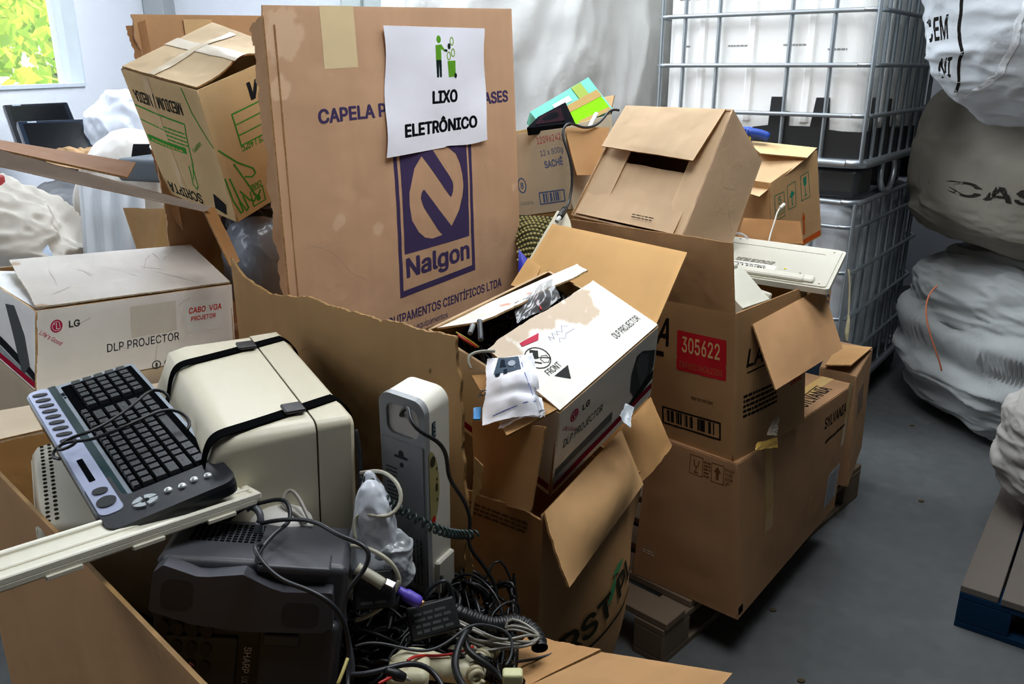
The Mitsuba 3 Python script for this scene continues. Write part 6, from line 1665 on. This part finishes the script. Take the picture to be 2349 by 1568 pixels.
lead("grey_cable", "grey cable loop standing between the tube monitor and the fax machine", [at(718, 1195, 1.30), at(690, 1150, 1.32), at(660, 1126, 1.33), at(650, 1140, 1.325), at(675, 1175, 1.31), at(700, 1200, 1.30)], 0.003, "#97938a")
lead("black_cable", "black cable hanging along the screen side of the tube monitor", [at(815, 985, 1.38), at(824, 1040, 1.38), at(826, 1110, 1.37), at(822, 1200, 1.35)], 0.0045, "#15161a")
lead("black_cable", "thin black flat cable winding through the middle of the heap", [at(815, 1482, 1.19), at(900, 1480, 1.20), at(985, 1490, 1.21), at(1040, 1462, 1.23), at(1078, 1436, 1.25), at(1130, 1436, 1.27), at(1168, 1456, 1.27), at(1175, 1485, 1.26), at(1160, 1525, 1.24)], 0.0022, "#2c3033")
lead("black_cable", "stout black cable ending in a yellow plug at the bottom edge", [at(1068, 1460, 1.25), at(1078, 1495, 1.235), at(1110, 1520, 1.23), at(1140, 1545, 1.23), at(1158, 1570, 1.22)], 0.0052, "#121315")
lead("black_cable", "black doubled cable bending down from the silver bundle to the bottom edge", [at(1076, 1440, 1.26), at(1055, 1475, 1.22), at(1044, 1515, 1.19), at(1050, 1550, 1.16), at(1075, 1590, 1.13)], 0.0055, "#131416")
lead("black_cable", "black cable arching over the cream handset", [at(800, 1546, 1.12), at(860, 1540, 1.12), at(905, 1528, 1.13), at(940, 1522, 1.14), at(985, 1535, 1.15), at(1010, 1565, 1.14), at(1025, 1600, 1.12)], 0.004, "#1a1b22")
lead("black_cable", "thin black wire lying over the brown flap at the bottom", [at(1050, 1522, 1.24), at(1120, 1526, 1.27), at(1200, 1515, 1.31), at(1265, 1500, 1.34), at(1298, 1484, 1.36), at(1275, 1482, 1.37), at(1235, 1492, 1.36)], 0.0022, "#1a1b1d")
lead("black_cable", "black flat lead arching at the foot of the white appliance", [at(975, 1392, 1.30), at(985, 1352, 1.29), at(1020, 1332, 1.29), at(1035, 1350, 1.30), at(1044, 1385, 1.31)], 0.003, "#22262b")
lead("red_wire", "red wire crossing the heap", [at(935, 1515, 1.18), at(960, 1504, 1.20), at(1000, 1503, 1.22), at(1045, 1497, 1.24), at(1085, 1482, 1.27)], 0.0022, "#b0221c", cat="wire")
lead("red_wire", "red wire at the bottom edge below the audio plug", [at(868, 1568, 1.10), at(890, 1556, 1.11), at(915, 1545, 1.13)], 0.0022, "#b0221c", cat="wire")
lead("yellow_wire", "yellowish wire between the fax machine and the heap", [at(775, 1568, 1.06), at(790, 1530, 1.075), at(797, 1510, 1.085)], 0.0025, "#a89a58", cat="wire")
AP = thing("audio_plug", "black audio plug with a bright metal tip over the cream handset", "plug")
part(AP, "body", shp(tubes(curve([at(884, 1538, 1.115), at(905, 1545, 1.12), at(928, 1554, 1.125)], 0.003), np.interp(np.linspace(0, 1, len(curve([at(884, 1538, 1.115), at(905, 1545, 1.12), at(928, 1554, 1.125)], 0.003))), [0, 0.6, 1], [0.005, 0.008, 0.006]), 10, "#141416"), "plastic"))
part(AP, "tip", shp(cable([at(928, 1554, 1.125), at(941, 1559, 1.128)], 0.0026, "#d5cfc2"), "metal"))
YP = thing("yellow_plug", "small pale yellow plug at the bottom edge", "plug")
part(YP, "body", shp(solid(rbox(0.03, 0.02, 0.018, 0.004).apply_translation(at(1152, 1573, 1.215)), "#c9c795"), "plastic"))

# white bags beside the fax machine
WB = thing("white_bag", "small white plastic bag hanging between the tube monitor and the white appliance", "bag")
part(WB, "body", shp(col_mesh(blob(at(858, 1225, 1.285), (0.035, 0.03, 0.085), 0.85, 5, 0.004, 18, 61, ridge=0.010, taper=0.35, an=(1, 1, 0.4), rf=1.2), "#d3d9e2", 0.05, 20), "gloss"))
part(WB, "neck", shp(col_mesh(blob(at(850, 1130, 1.30), (0.018, 0.015, 0.035), 0.9, 4, 0.003, 20, 62, ridge=0.003, taper=0.4, an=(1, 1, .5)), "#cfd4dc", 0.05, 20), "gloss"))
WB = thing("white_bag", "lower clear-white plastic bag against the foot of the white appliance", "bag")
part(WB, "body", shp(col_mesh(blob(at(895, 1285, 1.295), (0.034, 0.03, 0.045), 0.85, 5, 0.004, 18, 63, ridge=0.009, rf=1.2), "#aeb4b8", 0.05, 20), "gloss"))
WD = thing("white_cup", "white rounded plastic thing behind the fax machine below the tube monitor", "plastic part")
part(WD, "body", shp(col_mesh(blob(at(645, 1205, 1.33), (0.05, 0.04, 0.03), 0.9, 4, 0.002, 10, 64), "#c7c5bf", 0.03), "plastic"))
# small litter on the floor
for px, py, w in ((2113, 1148, "alone in the middle of the aisle"), (2092, 975, "far along the aisle"), (1773, 1398, "by the long carton"), (1838, 1560, "at the bottom edge of the photo")):
    k = thing("litter_speck", "brown speck of litter on the floor, " + w, "litter", "specks of litter on the floor")
    e = trimesh.creation.icosphere(subdivisions=2, radius=0.011); e.apply_scale([1, 0.7, 0.3]); e.apply_translation(on_z(px, py, 0.003))
    part(k, "body", shp(solid(e, "#4e4634", 60), "matte"))
